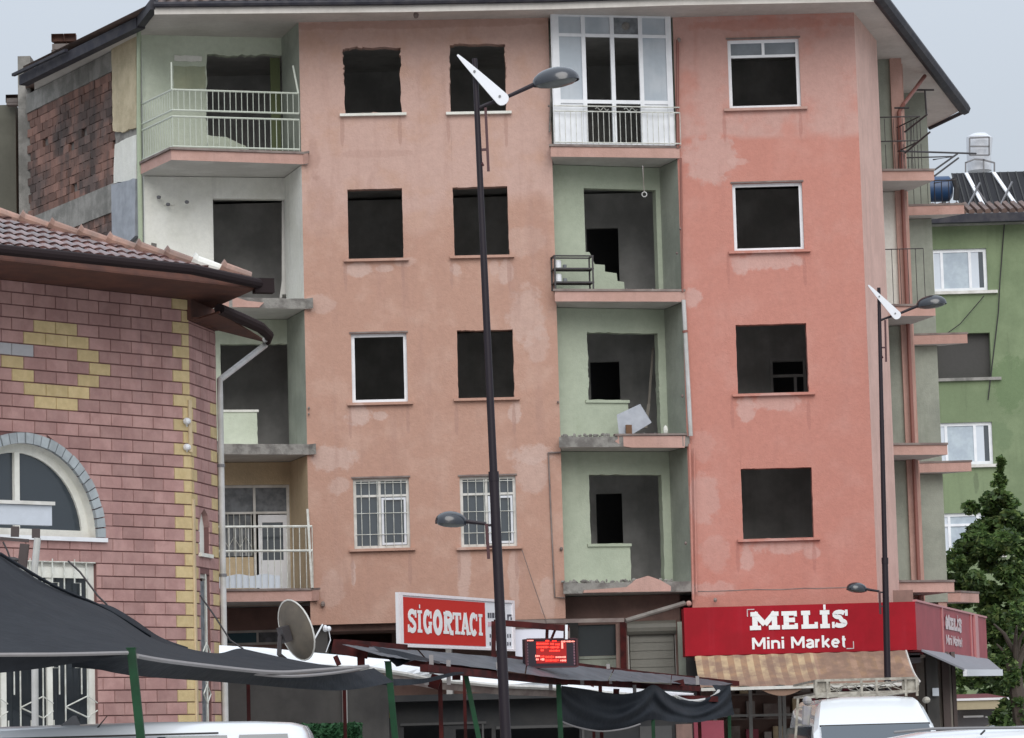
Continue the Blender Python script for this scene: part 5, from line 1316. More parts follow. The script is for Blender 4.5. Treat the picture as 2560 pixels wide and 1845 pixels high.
# LED board
pl_ = Pl(xy(1315, 1630, 49.8), xy(1441, 1633, 50.2)); led = thing('led_display', 'black display board with glowing red text rows on the stall roof', 'display board', pl_.P(pl_.L/2, 2.9))
r = pl_.R(1315, 1597, 1441, 1668); b = MB(); b.pb(pl_, *r, -.12, 0); b.build('display_housing', M_LED, led)
b = MB(); s0, s1, z0, z1 = r
for q in ((s0-.02, s0+.015, z0, z1), (s1-.015, s1+.02, z0, z1), (s0+.015, s1-.015, z0-.01, z0+.015), (s0+.015, s1-.015, z1-.015, z1+.01)): b.pb(pl_, *q, 0, .02)
b.build('display_frame', mat('dark maroon frame', (.06, .015, .02), .4), led)
b = MB(); zf = lambda v: z1+(z0-z1)*v; sf = lambda x: s0+(s1-s0)*x
b.pb(pl_, sf(.2), sf(.8), zf(.86), zf(.08), .001, .004, 0)
def dd_(x0, x1, y, h, m=1):
    n = max(1, int((x1-x0)/.026))
    for i in range(n):
        a = x0+(x1-x0)*i/n; e_ = random.uniform(.6, .95)
        hh = h*random.uniform(.55, 1)
        b.pb(pl_, sf(a), sf(a+(x1-x0)/n*e_), zf(y+hh/2), zf(y-hh/2), .005, .008, m)
for row in ((.39, .47, .07, .05), (.52, .61, .08, .05), (.70, .98, .10, .06, 2), (.02, .15, .05, .05, 2), (.21, .45, .17, .08), (.48, .56, .18, .07), (.58, .67, .2, .07), (.21, .45, .29, .08), (.47, .66, .30, .08), (.70, .75, .24, .28, 2), (.29, .35, .40, .06), (.46, .67, .42, .06), (.18, .27, .60, .08, 2), (.28, .36, .62, .07), (.38, .55, .64, .09), (.58, .79, .65, .07, 2), (.19, .25, .72, .07, 2), (.28, .36, .72, .09, 2), (.38, .65, .76, .08), (.67, .79, .77, .08, 2)):
    dd_(*row[:4], row[4] if len(row) > 4 else 1)
b.build('glowing_rows', [M_LEDG, M_LEDR, M_LEDP], led)
b = MB()
for v in range(8): b.pb(pl_, sf(.025), sf(.04), zf(.15+v*.1+.06), zf(.15+v*.1), .001, .004); b.pb(pl_, sf(.94), sf(.97), zf(.15+v*.1+.07), zf(.15+v*.1), .001, .004)
b.build('edge_marks', mat('dim edge marks', (.2, .1, .13), .5), led)
b = MB()
for (p, q, w) in (((1237, 1556, 49.5), (1420, 1571, 50), .09), ((1234, 1553, 49.5), (1234, 1668, 49.5), .07), ((1368, 1570, 50), (1367, 1596, 50), .05), ((1389, 1572, 50), (1379, 1596, 50), .04), ((1411, 1572, 50), (1411, 1596, 50), .03), ((1236, 1600, 49.5), (1250, 1585, 49.5), .05), ((1237, 1570, 49.5), (1262, 1558, 49.5), .04)):
    b.bar(At(*p), At(*q), w)
b.each('support_frame', M_BEAM, led)
b = MB(); b.bar(At(1416, 1562, 49.9), At(1416, 1598, 49.9), .04); b.build('white_post', M_PVC, led)

# market sign
F0, F1 = xy(1711, 1580, 63.3), xy(2290, 1565, 63.3); PF = Pl(F0, F1); zt2, zb2 = 4.21, 3.26
SD1 = (10.72, 73.7); PSD = Pl(F1, SD1)
mk = thing('market_sign', 'long red MELİS Mini Market sign wrapping the corner of the block', 'sign', (5.6, 63.3, zb2))
b = MB(); b.pb(PF, 0, PF.L, zb2, zt2, -.9, 0); b.build('front_panel', M_MEL, mk)
b = MB(); b.pb(PSD, .01, PSD.L, zb2, zt2, -.5, 0); b.build('side_panel', M_MELS, mk)
b = MB()
for u in (2356, 2427): s = PSD.hit(u, 1590)[0]; b.pb(PSD, s-.04, s+.04, zb2, zt2, 0, .03)
s = PSD.hit(2434, 1590)[0]; b.pb(PSD, s, s+.5, zb2, zt2, 0, .05); b.pb(PSD, 0, PSD.L, zt2, zt2+.04, -.05, .03); b.build('panel_joint', mat('pinkish red trim', (.48, .2, .2), .4), mk)
hh_ = (PF.hit(1880, 1529)[1]-PF.hit(1880, 1574)[1])
zl = PF.hit(1900, 1575)[1]
for ch, (ua, ub) in zip('MELİS', ((1877, 1946), (1954, 1994), (2003, 2044), (2050, 2074), (2080, 2119))):
    b = MB(); a, c = PF.hit(ua, 1550)[0], PF.hit(ub, 1550)[0]; letter(b, ch, PF, a, zl, c-a, hh_, .105, .015, thin=.085); b.build('letter', M_WTXT, mk, fix=False)
a = PF.hit(1880, 1605)[0]; c = PF.hit(2117, 1605)[0]; zl = PF.hit(2000, 1620)[1]; sans('Mini Market', PF, a, zl, c-a, .225, .012, M_WTXT, mk)
b = MB(); q = .014
s, z = PF.hit(1868, 1524); b.strip2d(PF, [(0, -.14), (0, 0), (.14, .0)], .02, s, z, 1, 1, .012); s, z = PF.hit(2134, 1621); b.strip2d(PF, [(0, .14), (0, 0), (-.14, 0)], .02, s, z, 1, 1, .012); b.build('corner_mark', M_GTXT, mk)
sa, sb = PSD.hit(2363, 1580)[0], PSD.hit(2403, 1590)[0]
cw = (sb-sa)
for ch, (f0_, f1_) in zip('MELİS', ((0, .28), (.31, .48), (.51, .68), (.71, .8), (.83, 1))): b = MB(); letter(b, ch, PSD, sa+cw*f0_, zb2+.52, cw*(f1_-f0_), .26, cw*(f1_-f0_)*.36 if ch != 'M' else cw*.07, .02, thin=.07); b.build('letter', M_GTXT, mk, fix=False)
sans('Mini Market', PSD, sa, zb2+.2, cw, .2, .02, M_GTXT, mk)
# market awnings
aw_ = thing('striped_awning', 'faded tan striped awning with scalloped side under the market sign', 'awning', (5.5, 62.5, 2.6))
n = 66
wl, wr = xy(1737, 1643, 63.25), xy(2262, 1630, 63.25)
zt3 = 3.25; zb3 = At(1900, 1716, 61.9).z; fl, frr = xy(1752, 1712, 61.9), xy(2297, 1704, 61.9)
for k in range(n):
    pass
b = MB(); S_ = 12
cols = []
for i in range(n+1):
    f = i/n; top = Vector((wl[0]+(wr[0]-wl[0])*f, 63.22, zt3)); bot = Vector((fl[0]+(frr[0]-fl[0])*f, 61.9, zb3+.015*math.sin(f*40)))
    cols.append([top.lerp(bot, j/S_)+Vector((0, 0, -.16*math.sin(math.pi*j/S_)*.6+.008*math.sin(i*1.1))) for j in range(S_+1)])
for i in range(n):
    m_ = (0 if (i//2) % 2 else (1 if i < n*.55 else 2)) if i < n*.62 else (0 if (i//2) % 2 else 2)
    k = len(b.v); b.v += cols[i]+cols[i+1]
    for j in range(S_): b.f.append((k+j, k+j+1, k+S_+2+j, k+S_+1+j)); b.m.append(m_)
b.build('awning_cloth', [M_AW1, M_AW2, M_AW3], aw_)
b = MB(); b.bar((fl[0], 61.88, zb3-.03), (frr[0], 61.88, zb3-.03), .05, .06); b.build('front_rail', M_PVCD, aw_)
b = MB(); rows = []
x0, x1 = xy(1900, 1720, 61.9)[0], xy(2010, 1720, 61.9)[0]
rows = [[Vector((x0+(x1-x0)*i/16, 61.9, zb3-.06-(.13*math.sin(math.pi*i/16))*j)) for i in range(17)] for j in (0, 1)]
b.grid(rows); b.build('hanging_valance', M_AW1, aw_)
b = MB(); p = cols[-1]; b.tube([q_+Vector((.02, 0, 0)) for q_ in p], .02, 5); b.build('edge_piping', M_PVCD, aw_)
aw2 = thing('side_awning', 'grey folding awning sticking out below the side of the red sign', 'awning', (10.2, 70, 2.9))
b = MB(); pts = [At(2300, 1632, 63.9), At(2300, 1636, 63.6), At(2412, 1677, 67.2), At(2502, 1675, 72.6), At(2466, 1660, 73.5)]
z_ = 3.22
q0, q1 = Vector((F1[0]+.15, 63.8, 3.24)), Vector((SD1[0]+.0, SD1[1]-.1, 3.24)); q2, q3 = At(2502, 1677, 71.5), At(2412, 1677, 66.0)
b.prism([q0, q1, q2, q3], (0, 0, .04)); b.build('awning_cloth', M_AWS, aw2)
b = MB(); b.bar(q3+Vector((0, -.02, -.04)), q2+Vector((0, -.02, -.04)), .08, .14); b.build('front_rail', M_BLADE, aw2)

# shop under the market sign
sh = thing('market_shopfront', 'dim shop front with shelves under the striped awning', 'shop front', (5.5, 65, .13))
b = MB(); b.box((3.6, 67.2, .13), (9.0, 67.4, 3.2)); b.box((3.6, 65, 3.15), (8.2, 67.2, 3.2)); b.build('back_wall', mat('dim shop wall', (.30, .27, .24), .9, (.2, .18, .16), 1.5), sh)
b = MB()
for u in (1786, 1875, 1948, 1959, 2100): b.bar(At(u, 1700, 64.6), Vector((At(u, 1845, 64.6).x, 64.6, .13)), .07)
b.bar(At(1800, 1790, 64.6), At(2000, 1786, 64.6), .05); b.each('door_frame', mat('grey aluminium', (.2, .2, .19), .5), sh)
PSF = Pl(xy(1790, 1800, 66.2), xy(2200, 1800, 66.2))
for k, z in enumerate((.5, 1.0, 1.5, 2.0, 2.5)):
    b = MB(); b.pb(PSF, .2, 3.4, z, z+.03, -.4, 0); b.build('shelf', M_COP, sh)
    x = .25
    while x < 3.2:
        w = random.uniform(.12, .3); h = random.uniform(.2, .4)
        g_ = MB(); g_.pb(PSF, x, x+w, z+.032, z+.032+h, -.3, -.05); g_.build('goods_box', random.choice([M_BOXC, M_BOXC, M_COP, M_PINKB, M_Y]), sh, org=PSF.P(x, z)); x += w+random.uniform(.02, .2)
b = MB(); p = At(1770, 1812, 62.5); b.box((p.x-.28, 62.4, 1.45), (p.x+.3, 62.8, 1.98)); b.build('pink_crate', M_PINKB, org=(p.x, 62.6, 1.45), label='dark pink crate stacked left of the shop door behind the tarp', cat='crate')
b = MB(); b.box((p.x-.3, 62.35, .13), (p.x+.32, 62.85, 1.44)); b.build('display_stand', M_BOXC, org=(p.x, 62.6, .13), label='pale stand carrying the dark pink crate beside the shop', cat='stand')
# corner pillar by the side street
b = MB()
for u0, u1, Y, m in ((2318, 2348, 66, 0), (2358, 2376, 67, 1), (2383, 2392, 67.2, 1)):
    x0, x1 = xy(u0, 1750, Y)[0], xy(u1, 1750, Y)[0]; b.box((x0, Y, .1), (x1, Y+.3, 3.3), m)
x0, x1 = xy(2296, 1700, 67)[0], xy(2330, 1700, 67)[0]; b.box((7.3, 68, .1), (x1, 68.2, 3.3), 2); b.box((7.3, 65, 3.05), (8.1, 72.5, 3.24), 2)
b.each('corner_pillar', [M_DWALL, mat('brown pillar', (.1, .075, .07), .7), M_INTD], sh)
b = MB(); r = Pl((0, 65.9), (12, 65.9)).R(2331, 1720, 2347, 1740); b.pb(Pl((0, 65.9), (12, 65.9)), *r, 0, .02); b.build('notice', M_CURTB, sh)

# ================================================================== MARKET STALL ROOF AND CLOTHS
def beamgroup(b, lst, w=.08, h=None):
    for p, q in lst: b.bar(At(*p), At(*q), w, h)
def Ys(u): return 38+(u-557)*20/1177.
stl = thing('market_stall', 'long market stall roof of grey sheets on rust red beams', 'market stall', At(1400, 1700, 52)*1)
b = MB()   # grey sheets
top = [(855, 1611), (1000, 1622), (1240, 1643), (1440, 1664), (1600, 1682), (1700, 1690), (1842, 1708)]
low = [(955, 1640), (1030, 1650), (1245, 1676), (1420, 1699), (1590, 1705), (1700, 1709), (1800, 1716)]
def interp(l, f):
    x = f*(len(l)-1); i = min(int(x), len(l)-2); g_ = x-i; return tuple(l[i][k]*(1-g_)+l[i+1][k]*g_ for k in range(2))
N_ = 5
for k in range(N_):
    b = MB(); rows = []
    for j in range(4):
        rr = []
        for i in range(13):
            f = (k+i/12*.985)/N_; tu, tv_ = interp(top, f); lu, lv = interp(low, f); u, v = tu+(lu-tu)*j/3, tv_+(lv-tv_)*j/3; Y = 42+(f*16)+2.2-2.2*j/3
            p = At(u, v, Y); p.z += .004*math.sin(i*2.1)+.006*(k % 2); rr.append(p)
        rows.append(rr)
    b.grid(rows); b.build('roof_sheet', M_TROOF, stl, label=None)
b = MB()
beamgroup(b, [((845, 1607, 45), (1010, 1620, 47)), ((1000, 1650, 44.6), (1245, 1684, 48.2)), ((1060, 1670, 44.5), (1410, 1705, 51))], .12, .10)
beamgroup(b, [((1410, 1703, 51), (1745, 1722, 56.4)), ((1440, 1664, 55), (1600, 1684, 57)), ((1600, 1684, 57), (1843, 1709, 60)), ((1240, 1643, 50), (1440, 1664, 53))], .09, .09)
b.each('beam', M_BEAM, stl)
for (p, q, w) in (((832, 1615, 45), (920, 1630, 45), .24), ((902, 1632, 44), (903, 1664, 44), .10), ((838, 1640, 43), (848, 1663, 43), .08), ((1141, 1672, 47), (1141, 1700, 47), .12), ((1410, 1700, 50.6), (1375, 1692, 50.4), .18), ((1540, 1705, 53.5), (1580, 1700, 53.5), .14), ((1680, 1712, 55.5), (1710, 1706, 55.5), .14), ((1075, 1700, 46), (1100, 1708, 46), .25), ((1540, 1745, 54), (1541, 1722, 54), .1), ((1700, 1745, 56), (1790, 1748, 56.5), .12)):
    b = MB(); b.bar(At(*p), At(*q), w, w*.8); b.build('bracket', M_BEAM, stl)
b = MB()
for (u, v0, v1, Y) in ((1078, 1637, 1685, 44.8), (1121, 1650, 1712, 45.5), (1245, 1655, 1690, 47.5), (1376, 1690, 1725, 50.4), (1455, 1700, 1712, 51.3), (1525, 1698, 1710, 52.6), (1586, 1712, 1740, 53.5), (1743, 1690, 1712, 56.2), (1520, 1660, 1672, 55.5), (1066, 1700, 1712, 45)):
    b.bar(At(u, v0, Y), At(u+1, v1, Y), .06, .03)
b.each('rope_tie', M_SEAM, stl)
# stall posts down to the ground
for i, (u, Y) in enumerate(((1100, 45.6), (1500, 53), (1745, 57.5))):
    b = MB(); p = At(u, 1700, Y+.6); b.bar(p, (p.x, p.y, 0), .06); b.build('stall_post', M_BEAM, stl)
# white sheet roof below/behind
ws = thing('white_sheet_roof', 'bright white sheet roof strip stretched behind the dark tarps', 'stall roof', At(1100, 1700, 50))
tp = [(548, 1613), (668, 1620), (791, 1632), (976, 1649), (1080, 1660), (1214, 1682), (1373, 1703), (1456, 1710), (1560, 1718), (1650, 1727), (1734, 1733)]
lo_ = [(548, 1650), (664, 1652), (780, 1662), (923, 1668), (1010, 1682), (1082, 1696), (1254, 1712), (1373, 1717), (1560, 1733), (1660, 1742), (1734, 1739)]
b = MB(); rows = [[], [], []]
for i in range(41):
    f = i/40; tu, tv_ = interp(tp, f); lu, lv = interp(lo_, f); Yb = 43+f*15.5
    for j in range(3): rows[j].append(At(tu+(lu-tu)*j/2, tv_+(lv-tv_)*j/2+(1.5*math.sin(i*.9) if j == 1 else 0), Yb+1.5-.75*j))
b.grid(rows); b.build('sheet', M_WSHEET, ws)
b = MB(); b.tube([p+Vector((0, -.02, -.02)) for p in rows[2]], .035, 5); b.build('edge_roll', M_PVCD, ws)
b = MB(); b.grid([[p+Vector((0, -.0, -.03)) for p in rows[2]], [p+Vector((0, .1, -.16)) for p in rows[2]]]); b.build('dark_edge', M_COP, ws)
for u, Y in ((620, 45), (860, 47), (1160, 50), (1480, 55)):
    b = MB(); p = At(u, 1680, Y+.5); b.bar(p, (p.x, p.y, 0), .05, .05); b.build('support_post', M_BEAM, ws)

# cloths: rows of (u,v,Y) control points
def cat(a, c, d, e_, t):
    return .5*((2*c)+(-a+d)*t+(2*a-5*c+4*d-e_)*t*t+(-a+3*c-3*d+e_)*t**3)
def spl(pts, n):
    out = []; m_ = len(pts)
    for i in range(n+1):
        x = i/n*(m_-1); k = min(int(x), m_-2); t = x-k
        P = [pts[max(k-1, 0)], pts[k], pts[k+1], pts[min(k+2, m_-1)]]
        out.append(tuple(cat(P[0][q], P[1][q], P[2][q], P[3][q], t) for q in range(3)))
    return out
def cloth(name, rows, m, nu=60, nv=14, fold=.0, par=None, smooth=True, **kw):
    R_ = [spl(r, nu) for r in rows]; b = MB(); g_ = []
    for j in range(nv+1):
        rr = []
        for i in range(nu+1):
            col_ = [R_[k][i] for k in range(len(R_))]; u, v, Y = spl(col_, nv)[j] if len(col_) > 2 else tuple(col_[0][q]+(col_[1][q]-col_[0][q])*j/nv for q in range(3))
            Y += fold*(math.sin(i*.55+j*.4)+.6*math.sin(i*1.3-j*.7)+1.1*abs(math.sin(i*.31+j*.75+1))+.5*abs(math.sin(i*.9-j*.5)))
            rr.append(At(u, v, Y))
        g_.append(rr)
    b.grid(g_); return b.build(name, m, par, smooth=smooth, fix=False, **kw)
shade = thing('shade_cloth', 'large grey shade cloth sloping down in front of the blockwork house', 'tarpaulin', At(300, 1640, 34))
cloth('cloth_panel', [[(-150, 1290, 36), (0, 1388, 36.5), (120, 1462, 37), (260, 1518, 38), (375, 1592, 39), (440, 1614, 40), (540, 1633, 41), (610, 1622, 42), (690, 1665, 43)],
                      [(-150, 1640, 31), (0, 1637, 31.5), (150, 1636, 32), (320, 1632, 33), (420, 1652, 34.5), (600, 1673, 37), (760, 1683, 39), (860, 1680, 40.5), (935, 1667, 42)]], M_SHADE, nu=70, nv=10, fold=.03, par=shade)
# overlapping second sheet with a sagging tail on the far side
cloth('cloth_panel', [[(200, 1510, 39), (268, 1512, 39.2), (330, 1545, 39.6), (400, 1592, 40.5), (470, 1618, 41)], [(200, 1530, 38.6), (268, 1545, 38.8), (330, 1575, 39.3), (400, 1605, 40.2), (470, 1625, 41)]], M_TARP, 20, 4, par=shade)
cloth('valance', [[(-150, 1642, 30.98), (0, 1639, 31.48), (150, 1638, 31.98), (318, 1634, 32.98)], [(-150, 1684, 31.2), (0, 1682, 31.6), (150, 1664, 32.1), (318, 1636, 33)]], M_SHADE, 30, 6, fold=.01, par=shade)
cloth('valance', [[(318, 1634, 32.98), (420, 1655, 34.45), (600, 1676, 36.95), (760, 1686, 38.95), (860, 1683, 40.4), (935, 1670, 41.9)], [(190, 1655, 33.4), (310, 1686, 34), (560, 1706, 37), (780, 1724, 39.3), (880, 1724, 40.6), (985, 1705, 42)]], M_TARP, 50, 8, fold=.02, par=shade)
cloth('dark_underside', [[(180, 1640, 33.6), (260, 1640, 34), (320, 1638, 34.5)], [(180, 1668, 33.8), (260, 1676, 34.1), (330, 1690, 34.8)]], M_TARP, 12, 4, par=shade)
def seam(pts, r, par, m=M_SEAM):
    b = MB(); b.tube([At(*p) for p in spl(pts, 40)], r, 6); b.build('seam', m, par)
seam([(-150, 1640, 30.9), (0, 1637, 31.4), (150, 1636, 31.9), (318, 1632, 32.9)], .022, shade)
seam([(342, 1640, 33.2), (420, 1653, 34.4), (600, 1674, 36.9), (700, 1681, 38), (800, 1675, 39.2), (920, 1666, 41)], .026, shade)
seam([(540, 1673, 37), (700, 1690, 38), (820, 1684, 39.4), (920, 1668, 41)], .02, shade)
seam([(0, 1384, 36.4), (130, 1462, 36.9), (260, 1520, 37.9), (375, 1590, 38.9)], .02, shade, M_TARP)
t2 = thing('black_tarp', 'torn black tarp hanging from the left end of the stall beam', 'tarpaulin', At(1000, 1650, 44))
cloth('cloth_panel', [[(930, 1614, 44), (960, 1620, 44.2), (1000, 1628, 44.6), (1050, 1640, 45), (1100, 1655, 45.5)], [(955, 1634, 43.8), (985, 1660, 44), (996, 1666, 44.2), (1040, 1650, 44.6), (1100, 1660, 45.2)]], M_TARP, 30, 6, par=t2)
cloth('cloth_panel', [[(955, 1695, 43), (990, 1697, 43.3), (1060, 1696, 44), (1130, 1681, 45), (1160, 1680, 45.5)], [(955, 1712, 43), (1000, 1714, 43.3), (1060, 1708, 44), (1130, 1690, 45), (1160, 1684, 45.5)]], M_TARP, 24, 4, par=t2)
hang = thing('hanging_tarp', 'creased black plastic tarp slung in two swags along the stall front', 'tarpaulin', At(1600, 1780, 54))
def swag(tops, mids, bots, par):
    R0 = spl(tops, 80); R1 = spl(mids, 80); R2 = spl(bots, 80); b = MB(); g_ = []; nv = 22
    for j in range(nv+1):
        f = j/nv; rr = []
        for i in range(81):
            a, c, d = R0[i], R1[i], R2[i]
            u, v, Y = tuple((1-f)**2*a[q]+2*f*(1-f)*c[q]+f*f*d[q] for q in range(3))
            x = i/80*len_sw; loc = x-int(min(x, len_sw-1e-6)); k = 4*(loc-.5)**2
            Y += .11*math.sin(9*(f+.55*k)-1)*math.sin(math.pi*min(1, f*1.2))+.03*math.sin(i*.35+f*5)
            rr.append(At(u, v, Y))
        g_.append(rr)
    b.grid(g_); b.build('cloth_panel', M_TARP, par, smooth=True, fix=False)
len_sw = 2
swag([(1403, 1714, 51), (1460, 1722, 52), (1545, 1735, 53), (1600, 1728, 53.5), (1636, 1712, 54), (1680, 1740, 55), (1735, 1752, 56), (1790, 1735, 56.5), (1826, 1712, 57)],
     [(1403, 1760, 51), (1460, 1780, 51.9), (1545, 1790, 52.9), (1600, 1775, 53.4), (1636, 1765, 54), (1680, 1775, 54.9), (1735, 1785, 55.8), (1790, 1770, 56.4), (1828, 1755, 57)],
     [(1405, 1803, 51), (1440, 1817, 51.8), (1500, 1828, 52.6), (1560, 1822, 53.2), (1625, 1800, 54), (1680, 1804, 54.8), (1740, 1806, 55.7), (1790, 1797, 56.3), (1836, 1786, 57)], hang)
seam([(1403, 1803, 50.9), (1440, 1817, 51.7), (1500, 1828, 52.5), (1560, 1822, 53.1), (1600, 1810, 53.6)], .014, hang)
cloth('cloth_panel', [[(1780, 1712, 57.2), (1800, 1713, 57.2), (1826, 1713, 57.1)], [(1795, 1735, 57), (1815, 1760, 57), (1832, 1780, 57)]], M_TARP, 12, 6, par=hang)
seam([(1690, 1742, 55.2), (1720, 1752, 55.9), (1755, 1750, 56.2), (1785, 1740, 56.6), (1797, 1727, 56.8)], .03, hang, M_PIPE)

# green posts
for (ut, vt, ub, Y, w, lab) in ((328, 1622, 352, 33, .085, 'green steel post holding the shade cloth before the pink blocks'), (970, 1655, 988, 43, .085, 'green steel post at the right end of the shade cloth'),
                            (1163, 1680, 1197, 46.5, .07, 'leaning green post left of the near lamp post'), (1396, 1710, 1402, 50.6, .08, 'green post at the left edge of the hanging black tarp'),
                            (1630, 1722, 1634, 54.2, .06, 'dark green post showing below the middle of the hanging tarp'), (1822, 1716, 1824, 57.3, .06, 'thin green post below the right end of the hanging tarp')):
    p = At(ut, vt, Y); q_ = At(ub, 1845, Y); d = (q_-p); k = (p.z-0)/(p.z-q_.z); bt_ = p+d*k
    b = MB(); b.bar(p, bt_, w, w); b.bar(p+Vector((0, 0, .012)), p+Vector((0, 0, -.0)), w*1.15, w*1.15); b.build('green_post', M_GPOST, org=bt_, label=lab, cat='post', group='green stall posts')

# satellite dish
dish = thing('satellite_dish', 'large grey satellite dish on a short mast above the white sheet roof', 'satellite dish', At(720, 1650, 45))
c = At(741, 1575, 45); nrm = Vector((-.72, .60, -.28)).normalized()
nf = -nrm    # open side faces away to the right and up
nf = Vector((.80, .55, .30)).normalized(); ux = Vector((0, 0, 1))-nf*nf.z; ux.normalize(); uy = nf.cross(ux)
b = MB(); rows = []
for i in range(9):
    r_ = i/8; rows.append([c+ux*(math.cos(2*math.pi*j/28)*.44*r_)+uy*(math.sin(2*math.pi*j/28)*.44*r_)-nf*(.13*(1-r_*r_)) for j in range(29)])
b.grid(rows); do = b.build('dish_bowl', M_DISH, dish, smooth=True, fix=False)
b = MB(); b.tube(rows[-1], .012, 5, cap=False); b.build('dish_rim', M_PVCD, do)
b = MB(); bk = c-nf*.14; b.bar(bk, bk-nf*.12, .16, .22); b.tube([bk-nf*.14, bk-nf*.16+Vector((0, 0, -.25)), At(720, 1655, 45)], .035, 8); b.build('mast', M_RAILD, dish)
b = MB(); b.tube([c-ux*.4, c+nf*.42-ux*.1+Vector((.0, 0, .05))], .012, 6); b.build('feed_arm', M_PVC, dish)
b = MB(); b.ell(At(813, 1571, 45.3), (.035, .06, .05), 8, 3); b.ell(At(822, 1572, 45.4), (.035, .05, .04), 8, 3); b.tube([At(822, 1575, 45.4), At(826, 1600, 45.4), At(815, 1630, 45)], .007, 4); b.build('receiver', M_PVC, dish)

# canopy beam with pipe at the far left
cb = thing('canopy_beam', 'white boxed canopy beam on a pipe before the arched window', 'canopy', At(60, 1400, 40))
pc = Pl(xy(-250, 1250, 40), xy(130, 1300, 41.5)); b = MB(); r = pc.R(-250, 1258, 130, 1310); za_ = pc.hit(60, 1262)[1]; zb_2 = pc.hit(60, 1312)[1]
b.pb(pc, 0, pc.hit(130, 1300)[0], zb_2, za_, -.1, 0); b.build('beam', mat('pale blue grey board', (.52, .56, .62), .5), cb)
b = MB(); b.pb(pc, 0, pc.hit(134, 1280)[0], za_+.004, za_+.05, -.25, .04); b.build('top_flashing', M_PVCD, cb)
b = MB(); b.bar(At(38, 1316, 41), At(37, 1342, 41), .1, .05); b.bar(At(90, 1322, 41), At(90, 1345, 41), .1, .05); b.bar(At(62, 1360, 41), At(55, 1420, 41), .11, .1); b.bar(At(0, 1346, 41), At(72, 1352, 41), .04); b.build('bracket', mat('dark brown steel', (.05, .035, .035), .5), cb)
b = MB(); b.tube([At(94, 1345, 40.8), At(86, 1425, 40.8), Vector((At(82, 1425, 40.8).x, 40.8, .0))], .045, 10); b.build('pipe', M_PIPE, cb)
b = MB(); b.tube([At(*p, 40.6) for p in ((8, 1355), (20, 1380), (28, 1405), (50, 1425), (84, 1440))], .012, 5); b.ell(At(28, 1400, 40.6), (.1, .08, .04), 8, 3); b.build('wire', M_RAILD, cb)
# loose ropes
for pts, Y, lab in (([(170, 1402), (200, 1430), (245, 1490), (268, 1512)], 39, 'dark rope running from the grille down to the shade cloth'), ([(500, 1488), (540, 1545), (575, 1600), (608, 1622)], 42, 'dark rope running past the drainpipe to the cloth corner')):
    b = MB(); b.tube([At(*p, Y) for p in pts], .012, 5); b.build('rope', M_RAILD, label=lab, cat='rope')

# ================================================================== low things under the stall
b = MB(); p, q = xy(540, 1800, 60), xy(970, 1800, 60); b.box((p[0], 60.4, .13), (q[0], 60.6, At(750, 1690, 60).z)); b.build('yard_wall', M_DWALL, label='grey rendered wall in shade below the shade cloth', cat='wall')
b = MB(); p = At(859, 1700, 60); b.tube([(p.x, 60.25, .13), (p.x, 60.25, p.z+.3)], .05, 8); b.build('wall_pipe', M_PIPE, label='pale upright pipe in front of the grey rendered wall', cat='pipe')
hd = MB(); a = At(752, 1812, 50); c = At(903, 1812, 50)
for i in range(5200):
    x = random.uniform(a.x, c.x); z = random.uniform(.3, a.z-.05)+random.uniform(0, .08)*math.sin(x*9); y = 50-.32+abs(random.gauss(0, .12)); s_ = random.uniform(.025, .05)
    if z < 1.0: z = a.z-random.random()*.25; y = 50+random.uniform(-.3, .3)
    d1 = Vector((random.gauss(0, 1), random.gauss(0, 1), random.gauss(0, 1))).normalized()*s_; d2 = d1.cross(Vector((random.gauss(0, 1), random.gauss(0, 1), random.gauss(0, 1)))).normalized()*s_*.6; p = Vector((x, y, z))
    hd.add([p-d1, p+d2, p+d1, p-d2], [(0, 1, 2, 3)])
hd.box((a.x+.02, 49.74, 0), (c.x-.02, 50.3, a.z-.06)); hd.build('hedge', M_HEDGE, fix=False, label='low clipped green hedge beside the white car roof', cat='hedge')
# shaded shop fronts behind the stall
st2 = thing('shaded_kiosk', 'dark low shop front in the shade behind the green posts', 'shop front', At(1200, 1800, 61))
PKi = Pl(xy(965, 1800, 61), xy(1720, 1800, 61.6)); zk = 3.1
b = MB(); b.panel(PKi, 0, PKi.L, .13, zk-.5, [(*PKi.R(1140, 1822, 1230, 1900), 0), (*PKi.R(1240, 1822, 1450, 1900), 0), (*PKi.R(1010, 1815, 1110, 1900), 0)], t=.12); b.build('wall', mat('shade dark wall', (.035, .037, .04), .95, (.05, .05, .05), 1.5), st2)  # near-black colour carries the shade under the stall and canopy
b = MB(); b.pb(PKi, .2, PKi.L-.2, 0.2, 2.2, -1.2, -1.1); b.build('back_wall', MATS['shade dark wall'], st2)
b = MB(); b.pb(PKi, 0, PKi.L, zk-.62, zk-.5, -.8, .5); b.build('canopy', MATS['shade dark wall'], st2)
b = MB()
for (u0, v0, u1, v1) in ((1240, 1813, 1455, 1820), (1455, 1818, 1461, 1900), (1000, 1806, 1215, 1812), (1205, 1810, 1210, 1900), (1600, 1815, 1680, 1900)):
    r = PKi.R(u0, v0, u1, v1); b.pb(PKi, r[0], r[1], max(r[2], .13), r[3], .0, .04)
b.each('shop_frame', mat('dull grey frame', (.09, .09, .09), .7, spec=.2), st2)
b = MB(); b.pb(PKi, *PKi.R(956, 1765, 974, 1795), .01, .06); b.build('meter_box', mat('dull yellow box', (.22, .16, .04), .6), st2)
b = MB(); r = PKi.R(1690, 1810, 1730, 1900); b.pb(PKi, r[0], r[1], .13, r[3], 0, .08); b.build('door_post', M_SBROWN, st2)

